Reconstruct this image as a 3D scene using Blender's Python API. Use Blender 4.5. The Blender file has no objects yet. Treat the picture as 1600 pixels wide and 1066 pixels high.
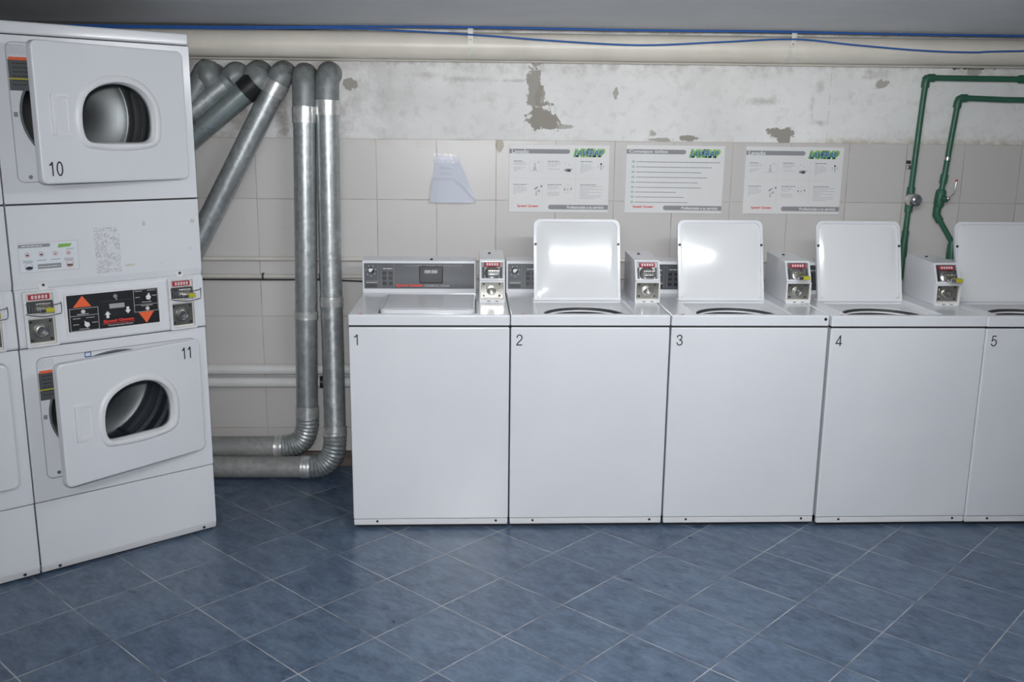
import bpy, bmesh, math, random
from mathutils import Vector, Matrix
C = bpy.context
sc = C.scene
col = sc.collection
PI = math.pi
rnd = random.Random(7)

# ------------------------------------------------------------------ materials
class NT:
    """small helper around a material's node tree"""
    def __init__(s, name):
        s.m = bpy.data.materials.new(name); s.m.use_nodes = True
        s.t = s.m.node_tree; s.n = s.t.nodes; s.l = s.t.links
        s.b = s.n['Principled BSDF']
    def node(s, kind, **kw):
        n = s.n.new(kind)
        for k, v in kw.items(): setattr(n, k, v)
        return n
    def put(s, sock, v):
        if v is None: return
        if hasattr(v, 'is_output'): s.l.new(v, sock)
        else: sock.default_value = v
    def math(s, op, a, b=None, c=None, clamp=False):
        n = s.node('ShaderNodeMath', operation=op, use_clamp=clamp)
        for i, v in enumerate((a, b, c)):
            if v is not None: s.put(n.inputs[i], v)
        return n.outputs[0]
    def sep(s, v):
        n = s.node('ShaderNodeSeparateXYZ'); s.put(n.inputs[0], v); return n.outputs
    def comb(s, x, y, z):
        n = s.node('ShaderNodeCombineXYZ')
        for i, v in enumerate((x, y, z)): s.put(n.inputs[i], v)
        return n.outputs[0]
    def pos(s):
        return s.node('ShaderNodeTexCoord').outputs['Object']
    def noise(s, vec, scale, detail=4, rough=.55, dist=0):
        n = s.node('ShaderNodeTexNoise')
        s.put(n.inputs['Vector'], vec); n.inputs['Scale'].default_value = scale
        n.inputs['Detail'].default_value = detail; n.inputs['Roughness'].default_value = rough
        n.inputs['Distortion'].default_value = dist
        return n.outputs['Fac']
    def white(s, vec):
        n = s.node('ShaderNodeTexWhiteNoise', noise_dimensions='3D'); s.put(n.inputs['Vector'], vec)
        return n.outputs['Value']
    def ramp(s, fac, a, b):
        n = s.node('ShaderNodeMapRange', clamp=True)
        s.put(n.inputs[0], fac); n.inputs[1].default_value = a; n.inputs[2].default_value = b
        return n.outputs[0]
    def mix(s, fac, a, b):
        n = s.node('ShaderNodeMix', data_type='RGBA')
        s.put(n.inputs[0], fac)
        for i, v in ((6, a), (7, b)):
            s.put(n.inputs[i], v if hasattr(v, 'is_output') else (v[0], v[1], v[2], 1))
        return n.outputs[2]
    def bump(s, h, strength=.2, dist=.002):
        n = s.node('ShaderNodeBump'); n.inputs['Strength'].default_value = strength
        n.inputs['Distance'].default_value = dist; s.put(n.inputs['Height'], h)
        s.l.new(n.outputs[0], s.b.inputs['Normal'])
    def set(s, color=None, rough=None, metal=None, coat=None, spec=None):
        B = s.b.inputs
        if color is not None: s.put(B['Base Color'], color if hasattr(color, 'is_output') else (*color, 1))
        if rough is not None: s.put(B['Roughness'], rough)
        if metal is not None: B['Metallic'].default_value = metal
        if coat is not None: B['Coat Weight'].default_value = coat; B['Coat Roughness'].default_value = .12
        if spec is not None: B['Specular IOR Level'].default_value = spec
        return s.m

def plain(name, color, rough=.5, metal=0, var=.04, scale=8, coat=None, spec=None):
    """paint / plastic / metal with a faint uneven tone"""
    t = NT(name)
    f = t.ramp(t.noise(t.pos(), scale), .3, .7)
    lo = [max(0, c * (1 - var)) for c in color]; hi = [min(1, c * (1 + var)) for c in color]
    return t.set(t.mix(f, lo, hi), rough, metal, coat, spec)

M = {}
def enamel():
    t = NT('white_enamel'); p = t.pos()
    f = t.ramp(t.noise(p, 3, 3), .35, .7)
    c = t.mix(f, (.735, .745, .775), (.765, .775, .80))
    g = t.ramp(t.noise(p, 60, 2), .73, .80)
    c = t.mix(t.math('MULTIPLY', g, .10), c, (.5, .48, .44))
    return t.set(c, .22, coat=.25, spec=.5)
M['enamel'] = enamel()
M['liner'] = plain('lid_liner_enamel', (.775, .785, .795), .13, var=.01, scale=3, coat=.3)
M['white_plastic'] = plain('white_plastic', (.76, .76, .77), .32, var=.02)
M['cream_plastic'] = plain('cream_plastic', (.70, .685, .63), .4, var=.05)
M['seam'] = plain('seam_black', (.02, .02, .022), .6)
M['black'] = plain('black_plastic', (.018, .019, .021), .35)
M['screw'] = plain('dark_screw', (.05, .05, .05), .5, .4)
M['ink'] = plain('black_ink', (.02, .02, .025), .55)
M['grey_ink'] = plain('grey_ink', (.27, .27, .285), .6)
M['pale_ink'] = plain('pale_grey_ink', (.52, .52, .53), .6)
M['white_ink'] = plain('white_ink', (.82, .82, .82), .5)
M['red_ink'] = plain('red_ink', (.72, .045, .035), .5)
M['price_red'] = plain('price_strip_red', (.40, .035, .06), .4)
M['orange_ink'] = plain('orange_ink', (.86, .13, .04), .5)
M['yellow_ink'] = plain('yellow_ink', (.46, .43, .025), .45)
M['green_ink'] = plain('green_ink', (.20, .46, .07), .5)
M['blue_ink'] = plain('blue_ink', (.03, .12, .36), .5)
M['teal_ink'] = plain('teal_ink', (.40, .55, .52), .5)
M['board'] = plain('foam_board', (.74, .735, .73), .45, var=.015)
M['sticker'] = plain('sticker_white', (.72, .75, .78), .4, var=.02)
M['chrome'] = plain('chrome', (.72, .72, .72), .12, 1, var=.05)
M['steel'] = plain('brushed_steel', (.50, .49, .47), .28, 1, var=.12, scale=30)
M['lock_metal'] = plain('lock_plate_metal', (.62, .60, .54), .22, 1, var=.1, scale=20)
M['dark_metal'] = plain('dark_lock_plate', (.22, .215, .20), .38, .8, var=.15, scale=30)
M['wire'] = plain('grey_wire', (.16, .17, .18), .4, .7)
M['drum'] = plain('drum_steel', (.40, .395, .38), .24, .95, var=.12, scale=14)
def brushed():
    t = NT('brushed_drum_back'); p = t.pos(); x, y, z = t.sep(p)
    r = t.math('SQRT', t.math('ADD', t.math('MULTIPLY', x, x), t.math('MULTIPLY', z, z)))
    n = t.noise(t.comb(t.math('MULTIPLY', r, 1), 0, 0), 160, 3, .6)
    t.set(t.mix(n, (.115, .113, .108), (.22, .216, .21)), t.math('MULTIPLY_ADD', n, .15, .24), .86)
    t.b.inputs['Anisotropic'].default_value = .6
    tg = t.node('ShaderNodeTangent', direction_type='RADIAL', axis='Y'); t.l.new(tg.outputs[0], t.b.inputs['Tangent'])
    return t.m
M['drum_back'] = brushed()
M['ridge'] = plain('drum_ridge', (.75, .74, .72), .35, .6)
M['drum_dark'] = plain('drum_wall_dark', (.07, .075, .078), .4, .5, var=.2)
M['label_dark'] = plain('label_dark_grey', (.085, .09, .095), .5)
M['gasket'] = plain('gasket_grey', (.10, .12, .13), .6)
M['panel_grey'] = plain('panel_grey', (.085, .09, .098), .33, .2, var=.05)
M['panel_light'] = plain('panel_line_grey', (.26, .265, .275), .4)
M['display'] = plain('display_grey', (.40, .41, .42), .3)
M['tape_residue'] = plain('tape_residue', (.58, .55, .47), .6, var=.15, scale=60)
M['paper'] = plain('paper', (.64, .66, .745), .7, var=.03)
M['cream_pipe'] = plain('cream_pipe', (.74, .69, .60), .38, var=.07, scale=5)
M['ledge_pipe'] = plain('thin_pipe_beige', (.62, .59, .54), .5, var=.08)
M['white_pipe'] = plain('white_pipe', (.72, .715, .70), .45, var=.05)
M['strap'] = plain('strap_metal', (.74, .71, .64), .5, .1, var=.12, scale=40)
M['blue_cable'] = plain('blue_cable', (.025, .11, .38), .45)
M['green_pipe'] = plain('green_pipe', (.030, .12, .072), .42, var=.1)
M['black_tape'] = plain('black_tape', (.012, .012, .013), .4)
M['red_plastic'] = plain('red_plastic', (.5, .03, .03), .4)
M['brick'] = plain('brick_brown', (.13, .105, .09), .85, var=.3, scale=25)
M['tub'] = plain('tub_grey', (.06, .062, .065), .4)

def duct_mat(name, base, rough, metal, spiral):
    t = NT(name); p = t.pos()
    n1 = t.noise(p, 40 if name != 'smooth_grey_duct' else 3, 4, .6); n2 = t.noise(p, 7, 3)
    c = t.mix(t.ramp(n1, .35, .65), [b * .82 for b in base], [min(1, b * 1.15) for b in base])
    c = t.mix(t.ramp(n2, .45, .75), c, [b * .8 for b in base])
    t.bump(n1, .25 if name != 'galvanised_duct' else .5, .002)
    return t.set(c, t.math('MULTIPLY_ADD', n1, .25, rough), metal)
M['duct'] = duct_mat('galvanised_duct', (.50, .53, .53), .26, .72, 0)
M['duct_smooth'] = duct_mat('smooth_grey_duct', (.36, .41, .40), .14, .68, 0)
M['duct_dusty'] = duct_mat('dusty_duct', (.34, .34, .33), .5, .25, 0)
M['duct_elbow'] = duct_mat('grey_duct_elbow', (.27, .29, .29), .36, .35, 0)
M['foil'] = duct_mat('foil_tape', (.74, .74, .72), .2, .7, 0)

def glass():
    t = NT('door_glass')
    tr = t.node('ShaderNodeBsdfTransparent'); tr.inputs[0].default_value = (.84, .86, .87, 1)
    gl = t.node('ShaderNodeBsdfGlossy'); gl.inputs['Roughness'].default_value = .03
    fr = t.node('ShaderNodeFresnel'); fr.inputs[0].default_value = 1.45
    mx = t.node('ShaderNodeMixShader')
    t.l.new(fr.outputs[0], mx.inputs[0]); t.l.new(tr.outputs[0], mx.inputs[1]); t.l.new(gl.outputs[0], mx.inputs[2])
    t.l.new(mx.outputs[0], t.n['Material Output'].inputs['Surface'])
    t.n.remove(t.b)
    return t.m
M['glass'] = glass()
def clear_tape():
    t = NT('clear_tape')
    tr = t.node('ShaderNodeBsdfTransparent'); gl = t.node('ShaderNodeBsdfGlossy'); gl.inputs['Roughness'].default_value = .12
    bp = t.node('ShaderNodeBump'); bp.inputs['Strength'].default_value = 1; bp.inputs['Distance'].default_value = .004
    t.l.new(t.noise(t.pos(), 110, 2), bp.inputs['Height']); t.l.new(bp.outputs[0], gl.inputs['Normal'])
    mx = t.node('ShaderNodeMixShader'); mx.inputs[0].default_value = .16
    t.l.new(tr.outputs[0], mx.inputs[1]); t.l.new(gl.outputs[0], mx.inputs[2])
    t.l.new(mx.outputs[0], t.n['Material Output'].inputs['Surface']); t.n.remove(t.b)
    return t.m
M['clear_tape'] = clear_tape()

def squiggle_sheet():
    t = NT('drawing_sheet'); p = t.pos()
    w = t.node('ShaderNodeTexVoronoi', feature='DISTANCE_TO_EDGE'); w.inputs['Scale'].default_value = 95
    nz = t.node('ShaderNodeTexNoise'); nz.inputs['Scale'].default_value = 40; t.l.new(p, nz.inputs['Vector'])
    add = t.node('ShaderNodeMixRGB'); add.blend_type = 'ADD'; add.inputs[0].default_value = .03
    t.l.new(p, add.inputs[1]); t.l.new(nz.outputs['Color'], add.inputs[2]); t.l.new(add.outputs[0], w.inputs['Vector'])
    line = t.ramp(w.outputs['Distance'], .16, .04)
    gate = t.ramp(t.noise(p, 60, 1), .36, .5)
    f = t.math('MULTIPLY', t.math('MULTIPLY', line, gate), .42)
    return t.set(t.mix(f, (.70, .71, .73), (.17, .17, .18)), .5)
M['squiggles'] = squiggle_sheet()

def grid_nodes(t, u, v, size, joint):
    fu = t.math('FRACT', t.math('DIVIDE', u, size)); fv = t.math('FRACT', t.math('DIVIDE', v, size))
    a = t.math('ABSOLUTE', t.math('SUBTRACT', fu, .5)); b = t.math('ABSOLUTE', t.math('SUBTRACT', fv, .5))
    d = t.math('SUBTRACT', .5, t.math('MAXIMUM', a, b))          # distance to the nearest joint, in tiles
    iu = t.math('FLOOR', t.math('DIVIDE', u, size)); iv = t.math('FLOOR', t.math('DIVIDE', v, size))
    return t.math('MULTIPLY', d, size), t.comb(iu, iv, 0)

def floor_mat():
    t = NT('blue_floor_tiles'); p = t.pos(); x, y, z = t.sep(p)
    a = math.radians(-45.27); c, s = math.cos(a), math.sin(a)
    dx = t.math('SUBTRACT', x, 1.239 + 30 * (c - s) * .3003); dy = t.math('SUBTRACT', y, -.685 + 30 * (c + s) * -.3003)
    dx = t.math('SUBTRACT', x, 1.239); dy = t.math('SUBTRACT', y, -.685)
    u = t.math('ADD', t.math('MULTIPLY', dx, c), t.math('MULTIPLY', dy, s))
    v = t.math('SUBTRACT', t.math('MULTIPLY', dy, c), t.math('MULTIPLY', dx, s))
    d, idx = grid_nodes(t, t.math('ADD', u, 30 * .3003), t.math('ADD', v, 30 * .3003), .3003, .004)
    r = t.white(idx)
    off = t.node('ShaderNodeVectorMath', operation='SCALE'); t.l.new(idx, off.inputs[0]); off.inputs['Scale'].default_value = 3.7
    pv = t.node('ShaderNodeVectorMath', operation='ADD'); t.l.new(t.comb(u, t.math('MULTIPLY', v, 1.8), 0), pv.inputs[0]); t.l.new(off.outputs[0], pv.inputs[1])
    n1 = t.noise(pv.outputs[0], 9, 7, .68, .6); n2 = t.noise(pv.outputs[0], 28, 5, .65, .3)
    f = t.math('ADD', t.math('MULTIPLY', n1, .65), t.math('MULTIPLY', n2, .35))
    f = t.math('ADD', f, t.math('MULTIPLY', t.math('SUBTRACT', r, .5), .06))
    f = t.ramp(f, .36, .62)
    c1 = t.mix(f, (.030, .055, .105), (.115, .166, .238))
    jn = t.noise(p, 6, 3)
    jw = t.ramp(d, .0027, .0014)
    jc = t.mix(t.ramp(jn, .35, .62), (.11, .11, .12), (.42, .42, .43))
    col_ = t.mix(jw, c1, jc)
    t.bump(t.math('SUBTRACT', t.math('MULTIPLY', n2, .15), jw), .25, .001)
    return t.set(col_, t.math('MULTIPLY_ADD', n1, .18, .22), spec=.5)
M['floor'] = floor_mat()

def tile_mat():
    t = NT('grey_wall_tiles'); p = t.pos(); x, y, z = t.sep(p)
    w = t.math('MULTIPLY', t.math('SUBTRACT', t.noise(p, 1.7, 2), .5), .008)
    u = t.math('ADD', t.math('SUBTRACT', x, .329 - 28 * .2804), w); v = t.math('ADD', t.math('SUBTRACT', z, 1.596 - 28 * .2804), w)
    d, idx = grid_nodes(t, u, v, .2804, .003)
    r = t.white(idx)
    n1 = t.noise(p, 3.5, 5, .6); n2 = t.noise(p, 22, 4, .7)
    c = t.mix(r, (.585, .56, .545), (.63, .605, .59))
    c = t.mix(t.math('MULTIPLY', t.ramp(n1, .5, .75), .35), c, (.58, .55, .50))
    c = t.mix(t.math('MULTIPLY', t.ramp(n2, .66, .76), .35), c, (.45, .40, .35))
    top = t.ramp(z, 1.54, 1.60)
    c = t.mix(t.math('MULTIPLY', t.math('MULTIPLY', top, t.ramp(t.noise(p, 11, 4), .45, .65)), .5), c, (.55, .50, .43))
    j = t.ramp(d, .0026, .0012)
    jc = t.mix(t.ramp(t.noise(p, 5, 3), .4, .62), (.48, .45, .41), (.26, .22, .165))
    c = t.mix(t.math('MULTIPLY', j, .85), c, jc)
    # chipped tile corner by the first poster
    e = t.math('LENGTH', 0) if False else None
    dx = t.math('DIVIDE', t.math('SUBTRACT', x, .624), .022); dz = t.math('DIVIDE', t.math('SUBTRACT', z, 1.575), .045)
    rr = t.math('SQRT', t.math('ADD', t.math('MULTIPLY', dx, dx), t.math('MULTIPLY', dz, dz)))
    m = t.ramp(t.math('ADD', rr, t.math('MULTIPLY', t.math('SUBTRACT', n2, .5), 1.2)), 1.0, .8)
    c = t.mix(m, c, (.30, .26, .185))
    t.bump(t.math('SUBTRACT', t.math('MULTIPLY', n1, .2), j), .3, .002)
    return t.set(c, .33, spec=.45)
M['tiles'] = tile_mat()

def plaster_mat():
    t = NT('old_white_plaster'); p = t.pos(); x, y, z = t.sep(p)
    n1 = t.noise(p, 2.6, 6, .62); n2 = t.noise(p, 16, 6, .7); n3 = t.noise(p, 45, 3, .6)
    c = t.mix(t.ramp(n1, .35, .68), (.76, .755, .745), (.86, .855, .84))
    c = t.mix(t.math('MULTIPLY', t.ramp(n2, .52, .70), .5), c, (.58, .55, .51))
    c = t.mix(t.math('MULTIPLY', t.ramp(t.noise(p, 1.1, 4, .6), .45, .7), .3), c, (.56, .54, .51))
    # grime beside the ducts, in a ragged band
    g = t.math('MULTIPLY', t.ramp(x, .30, -.2), t.ramp(t.noise(p, 7, 6, .68), .42, .62))
    c = t.mix(t.math('MULTIPLY', g, .65), c, (.36, .31, .28))
    bt = t.math('MULTIPLY', t.ramp(z, 1.88, 1.96), t.ramp(n2, .42, .6))
    c = t.mix(t.math('MULTIPLY', bt, .45), c, (.34, .31, .28))
    seamx = t.math('MULTIPLY', t.math('LESS_THAN', t.math('ABSOLUTE', t.math('SUBTRACT', x, 2.18)), .002), t.math('GREATER_THAN', n2, .45))
    c = t.mix(t.math('MULTIPLY', seamx, .4), c, (.35, .33, .3))
    peel = [(.785, 1.85, .030, .115, .9), (.812, 1.78, .016, .07, .8), (.835, 1.70, .062, .055, 1), (.80, 1.725, .03, .025, 1), (1.962, 1.642, .062, .022, 1), (1.975, 1.612, .025, .03, 1),
            (1.515, 1.612, .036, .014, 1), (1.37, 1.605, .05, .008, .8), (1.165, 1.815, .012, .028, .8), (2.42, 1.868, .03, .018, .8), (2.835, 1.965, .10, .02, 1),
            (.915, 1.66, .04, .010, .7), (1.345, 1.63, .02, .016, .7), (-.065, 1.845, .028, .020, .9), (2.86, 1.93, .03, .014, .7), (2.355, 1.90, .04, .014, .55), (2.36, 1.925, .02, .02, .5),
            (2.10, 1.76, .012, .05, .4), (2.14, 1.69, .03, .014, .5), (2.13, 1.86, .016, .03, .4), (1.86, 1.785, .09, .018, .45), (.45, 1.87, .16, .012, .35), (.30, 1.885, .12, .012, .3), (.70, 1.865, .1, .008, .4),
            (-.375, 1.66, .030, .070, .62), (-.40, 1.74, .04, .05, .45), (-.62, 1.95, .1, .04, -1), (-.45, 1.955, .05, .03, -1)]
    wob = t.math('MULTIPLY', t.math('SUBTRACT', t.noise(p, 18, 6, .7), .5), 3.2)
    for px, pz, rx, rz, k in peel:
        dx = t.math('DIVIDE', t.math('SUBTRACT', x, px), rx * 1.15); dz = t.math('DIVIDE', t.math('SUBTRACT', z, pz), rz * 1.15)
        rr = t.math('SQRT', t.math('ADD', t.math('MULTIPLY', dx, dx), t.math('MULTIPLY', dz, dz)))
        m = t.ramp(t.math('ADD', rr, wob), 1.0, .9 if abs(k) > .65 else .0)
        tone = (.33, .305, .265) if k > 0 else (.72, .71, .70)
        if px < -.3 and k > 0: tone = (.22, .17, .145)
        if px > 2.8 and pz > 1.95: tone = (.10, .085, .075)
        c = t.mix(t.math('MULTIPLY', m, abs(k)), c, tone)
    ys = t.math('MULTIPLY', t.math('MULTIPLY', t.ramp(z, 1.622, 1.598), t.ramp(x, 2.0, 2.2)), t.ramp(n2, .4, .6))
    c = t.mix(t.math('MULTIPLY', ys, .7), c, (.45, .37, .22))
    y2 = t.math('MULTIPLY', t.math('MULTIPLY', t.ramp(z, 1.68, 1.60), t.ramp(x, 2.1, 2.4)), t.ramp(n3, .35, .6))
    c = t.mix(t.math('MULTIPLY', y2, .35), c, (.47, .42, .34))
    t.bump(t.math('ADD', n2, t.math('MULTIPLY', n1, .6)), .35, .006)
    return t.set(c, .75, spec=.3)
M['plaster'] = plaster_mat()

def ceiling_mat():
    t = NT('grey_ceiling_paint'); p = t.pos(); x, y, z = t.sep(p)
    n1 = t.noise(p, 1.6, 5, .6)
    c = t.mix(t.ramp(n1, .35, .7), (.68, .685, .69), (.78, .785, .785))
    v = t.comb(t.math('ADD', t.math('MULTIPLY', x, .6), t.math('MULTIPLY', y, .25)), t.math('MULTIPLY', t.math('SUBTRACT', y, t.math('MULTIPLY', x, -.22)), 22), 0)
    sc_ = t.noise(v, 1.2, 3, .5)
    gate = t.math('MULTIPLY', t.ramp(sc_, .70, .73), t.ramp(t.noise(p, 3.1, 2), .52, .6))
    c = t.mix(t.math('MULTIPLY', gate, .7), c, (.82, .82, .80))
    t.bump(n1, .3, .01)
    return t.set(c, .6)
M['ceiling'] = ceiling_mat()
M['wall_paint'] = plain('room_wall_paint', (.62, .61, .59), .7, var=.05, scale=2)

# ------------------------------------------------------------------ mesh helpers
class MB:
    """collects shapes into one mesh; every shape gets a material index"""
    def __init__(s):
        s.v = []; s.f = []; s.mi = []; s.mats = []
    def idx(s, m):
        if m not in s.mats: s.mats.append(m)
        return s.mats.index(m)
    def add(s, bm, m):
        i0 = len(s.v); k = s.idx(m)
        bm.verts.index_update()
        s.v += [v.co.copy() for v in bm.verts]
        for f in bm.faces:
            s.f.append([i0 + v.index for v in f.verts]); s.mi.append(k)
        bm.free(); return s
    def raw(s, verts, faces, m):
        i0 = len(s.v); k = s.idx(m)
        s.v += [Vector(v) for v in verts]
        for f in faces: s.f.append([i0 + i for i in f]); s.mi.append(k)
        return s
    def box(s, x0, x1, y0, y1, z0, z1, m, bev=0, seg=2):
        bm = bmesh.new()
        bmesh.ops.create_cube(bm, size=1)
        for v in bm.verts:
            v.co = Vector((x0 if v.co.x < 0 else x1, y0 if v.co.y < 0 else y1, z0 if v.co.z < 0 else z1))
        if bev: bmesh.ops.bevel(bm, geom=bm.edges[:], offset=bev, segments=seg, affect='EDGES', profile=.5)
        return s.add(bm, m)
    def prism_x(s, prof, x0, x1, m, bev=0, seg=2):
        """profile of (y, z) points pushed along x"""
        bm = bmesh.new()
        a = [bm.verts.new((x0, y, z)) for y, z in prof]; b = [bm.verts.new((x1, y, z)) for y, z in prof]
        n = len(prof)
        bm.faces.new(a); bm.faces.new(b[::-1])
        for i in range(n): bm.faces.new((a[i], b[i], b[(i + 1) % n], a[(i + 1) % n]))
        bmesh.ops.recalc_face_normals(bm, faces=bm.faces[:])
        if bev: bmesh.ops.bevel(bm, geom=bm.edges[:], offset=bev, segments=seg, affect='EDGES', profile=.5)
        return s.add(bm, m)
    def plate(s, outer, holes, y0, y1, m, back=True):
        """flat plate in x/z, front at y0, back at y1, with holes"""
        bm = bmesh.new(); loops = []
        for lp in [outer] + list(holes):
            vs = [bm.verts.new((x, y0, z)) for x, z in lp]
            for i in range(len(vs)): bm.edges.new((vs[i], vs[(i + 1) % len(vs)]))
            loops.append(vs)
        r = bmesh.ops.triangle_fill(bm, use_beauty=True, use_dissolve=False, edges=bm.edges[:])
        front = [f for f in bm.faces]
        for f in front:
            f.normal_update()
            if f.normal.y > 0: f.normal_flip()
        if abs(y1 - y0) > 1e-6:
            mp = {}
            for lp in loops:
                for v in lp: mp[v] = bm.verts.new((v.co.x, y1, v.co.z))
            if back:
                for f in front: bm.faces.new([mp[v] for v in reversed(f.verts)])
            for lp in loops:
                n = len(lp)
                for i in range(n):
                    a, b = lp[i], lp[(i + 1) % n]
                    bm.faces.new((a, b, mp[b], mp[a]))
            bmesh.ops.recalc_face_normals(bm, faces=bm.faces[:])
        return s.add(bm, m)
    def quad(s, x0, x1, z0, z1, y, m):
        return s.raw([(x0, y, z0), (x1, y, z0), (x1, y, z1), (x0, y, z1)], [(0, 1, 2, 3)], m)
    def poly(s, pts, y, m):
        """flat print, counter-clockwise seen from the front (from -y)"""
        return s.raw([(x, y, z) for x, z in pts], [tuple(range(len(pts)))], m)
    def tube(s, pts, r, m, n=20, caps=True, rads=None):
        pts = [Vector(p) for p in pts]; rings = []
        up = None
        for i, p in enumerate(pts):
            t = ((pts[min(i + 1, len(pts) - 1)] - p).normalized() + (p - pts[max(i - 1, 0)]).normalized()).normalized()
            if up is None:
                up = Vector((0, 0, 1)) if abs(t.z) < .9 else Vector((1, 0, 0))
            u = (up - t * up.dot(t)).normalized(); w = t.cross(u); up = u
            rr = rads[i] if rads else r
            rings.append([p + (u * math.cos(2 * PI * k / n) + w * math.sin(2 * PI * k / n)) * rr for k in range(n)])
        vs = [v for r_ in rings for v in r_]; fs = []
        for i in range(len(pts) - 1):
            for k in range(n):
                a, b = i * n + k, i * n + (k + 1) % n
                fs.append((a, b, b + n, a + n))
        if caps:
            fs.append(tuple(range(n))[::-1]); fs.append(tuple((len(pts) - 1) * n + k for k in range(n)))
        return s.raw(vs, fs, m)
    def lathe_y(s, prof, cx, cz, m, n=28, y0=0):
        """(radius, y) profile turned about the y axis through (cx, cz)"""
        vs = []; fs = []
        for r, y in prof:
            for k in range(n):
                a = 2 * PI * k / n; vs.append((cx + r * math.cos(a), y0 + y, cz + r * math.sin(a)))
        for i in range(len(prof) - 1):
            for k in range(n):
                a, b = i * n + k, i * n + (k + 1) % n
                fs.append((a, b, b + n, a + n))
        if prof[0][0] > 1e-6: fs.append(tuple(range(n))[::-1])
        if prof[-1][0] > 1e-6: fs.append(tuple((len(prof) - 1) * n + k for k in range(n)))
        return s.raw(vs, fs, m)
    def sphere(s, c, r, m, sx=1, sy=1, sz=1, n=16):
        bm = bmesh.new(); bmesh.ops.create_uvsphere(bm, u_segments=n, v_segments=n // 2, radius=r)
        for v in bm.verts: v.co = Vector((c[0] + v.co.x * sx, c[1] + v.co.y * sy, c[2] + v.co.z * sz))
        return s.add(bm, m)
    def text(s, txt, x0, x1, z0, z1, y, m, shear=0, off=0, keep=False):
        """lettering stretched into a box on a surface that faces -y"""
        vs, fs = glyphs(txt, off)
        xs = [v[0] for v in vs]; ys = [v[1] for v in vs]
        ax, bx, az, bz = min(xs), max(xs), min(ys), max(ys)
        kx = (x1 - x0) / (bx - ax); kz = (z1 - z0) / (bz - az)
        if keep: kx = min(kx, kz * 1.0)
        out = []
        for X, Y in vs:
            zz = z0 + (Y - az) * kz
            out.append((x0 + (X - ax) * kx + shear * (zz - z0), y, zz))
        return s.raw(out, fs, m)
    def xform(s, mat):
        s.v = [mat @ v for v in s.v]; return s
    def build(s, name, parent=None, loc=(0, 0, 0), rot=(0, 0, 0), smooth=True, wn=True):
        me = bpy.data.meshes.new(name)
        me.from_pydata([tuple(v) for v in s.v], [], s.f)
        for m in s.mats: me.materials.append(M[m])
        me.polygons.foreach_set('material_index', s.mi)
        bm = bmesh.new(); bm.from_mesh(me)
        if smooth:
            for f in bm.faces: f.smooth = True
            for e in bm.edges:
                if len(e.link_faces) != 2 or e.calc_face_angle(0) > math.radians(38): e.smooth = False
        bm.to_mesh(me); bm.free(); me.update()
        o = bpy.data.objects.new(name, me); col.objects.link(o)
        o.location = loc; o.rotation_euler = rot
        if parent: o.parent = parent
        if smooth and wn:
            w = o.modifiers.new('normals', 'WEIGHTED_NORMAL'); w.keep_sharp = True
        return o

_gl = {}
def glyphs(txt, off=0):
    if (txt, off) in _gl: return _gl[(txt, off)]
    cu = bpy.data.curves.new('lettering', 'FONT'); cu.body = txt; cu.offset = off; cu.resolution_u = 3
    o = bpy.data.objects.new('lettering', cu); col.objects.link(o)
    dg = C.evaluated_depsgraph_get(); dg.update()
    me = bpy.data.meshes.new_from_object(o.evaluated_get(dg))
    vs = [(v.co.x, v.co.y) for v in me.vertices]; fs = [tuple(p.vertices) for p in me.polygons]
    bpy.data.objects.remove(o); bpy.data.curves.remove(cu); bpy.data.meshes.remove(me)
    _gl[(txt, off)] = (vs, fs); return vs, fs

DIG = {'0': [[(.5 + .36 * math.cos(math.radians(a)), .5 + .47 * math.sin(math.radians(a))) for a in range(0, 361, 15)]],
       '1': [[(.10, .76), (.34, .80), (.50, .98)], [(.53, .98), (.53, 0.0)]],
       '2': [[(.14, .68), (.17, .82), (.28, .93), (.46, .97), (.66, .93), (.80, .82), (.82, .68), (.74, .54), (.55, .40), (.30, .24), (.16, .10), (.13, .03), (.86, .03)]],
       '3': [[(.14, .72), (.18, .85), (.30, .94), (.48, .97), (.66, .93), (.77, .83), (.77, .70), (.67, .58), (.50, .53), (.38, .53)], [(.50, .53), (.70, .48), (.83, .36), (.84, .22), (.73, .09), (.52, .03), (.30, .06), (.16, .17), (.12, .29)]],
       '4': [[(.92, .25), (.08, .25), (.62, .96), (.66, .96), (.66, 0)]],
       '5': [[(.80, .96), (.28, .96), (.19, .50), (.34, .60), (.54, .63), (.73, .56), (.84, .42), (.84, .26), (.73, .11), (.53, .03), (.32, .06), (.18, .15), (.13, .26)]]}
def digits(mb, txt, x0, z0, h, y, m, wd=.56, adv=.60, th=.095):
    """plain sans numerals drawn as ribbons of even width"""
    t = h * th
    for i, ch in enumerate(txt):
        for st in DIG[ch]:
            P = [Vector((x0 + h * (i * adv + wd * a), z0 + t / 2 + (h - t) * b)) for a, b in st]
            L_, R2 = [], []
            for k, p in enumerate(P):
                a = P[max(k - 1, 0)]; b = P[min(k + 1, len(P) - 1)]
                if ch == '0' and k in (0, len(P) - 1): a, b = P[-2], P[1]
                d1 = (p - a).normalized() if p != a else (b - p).normalized(); d2 = (b - p).normalized() if p != b else d1
                nn = Vector((-(d1 + d2).y, (d1 + d2).x)).normalized(); s_ = 1 / max(.45, nn.dot(Vector((-d1.y, d1.x))))
                L_.append(p + nn * t / 2 * s_); R2.append(p - nn * t / 2 * s_)
            n = len(P)
            mb.raw([(q.x, y, q.y) for q in L_ + R2], [(k, n + k, n + k + 1, k + 1) for k in range(n - 1)], m)
    return mb
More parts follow.
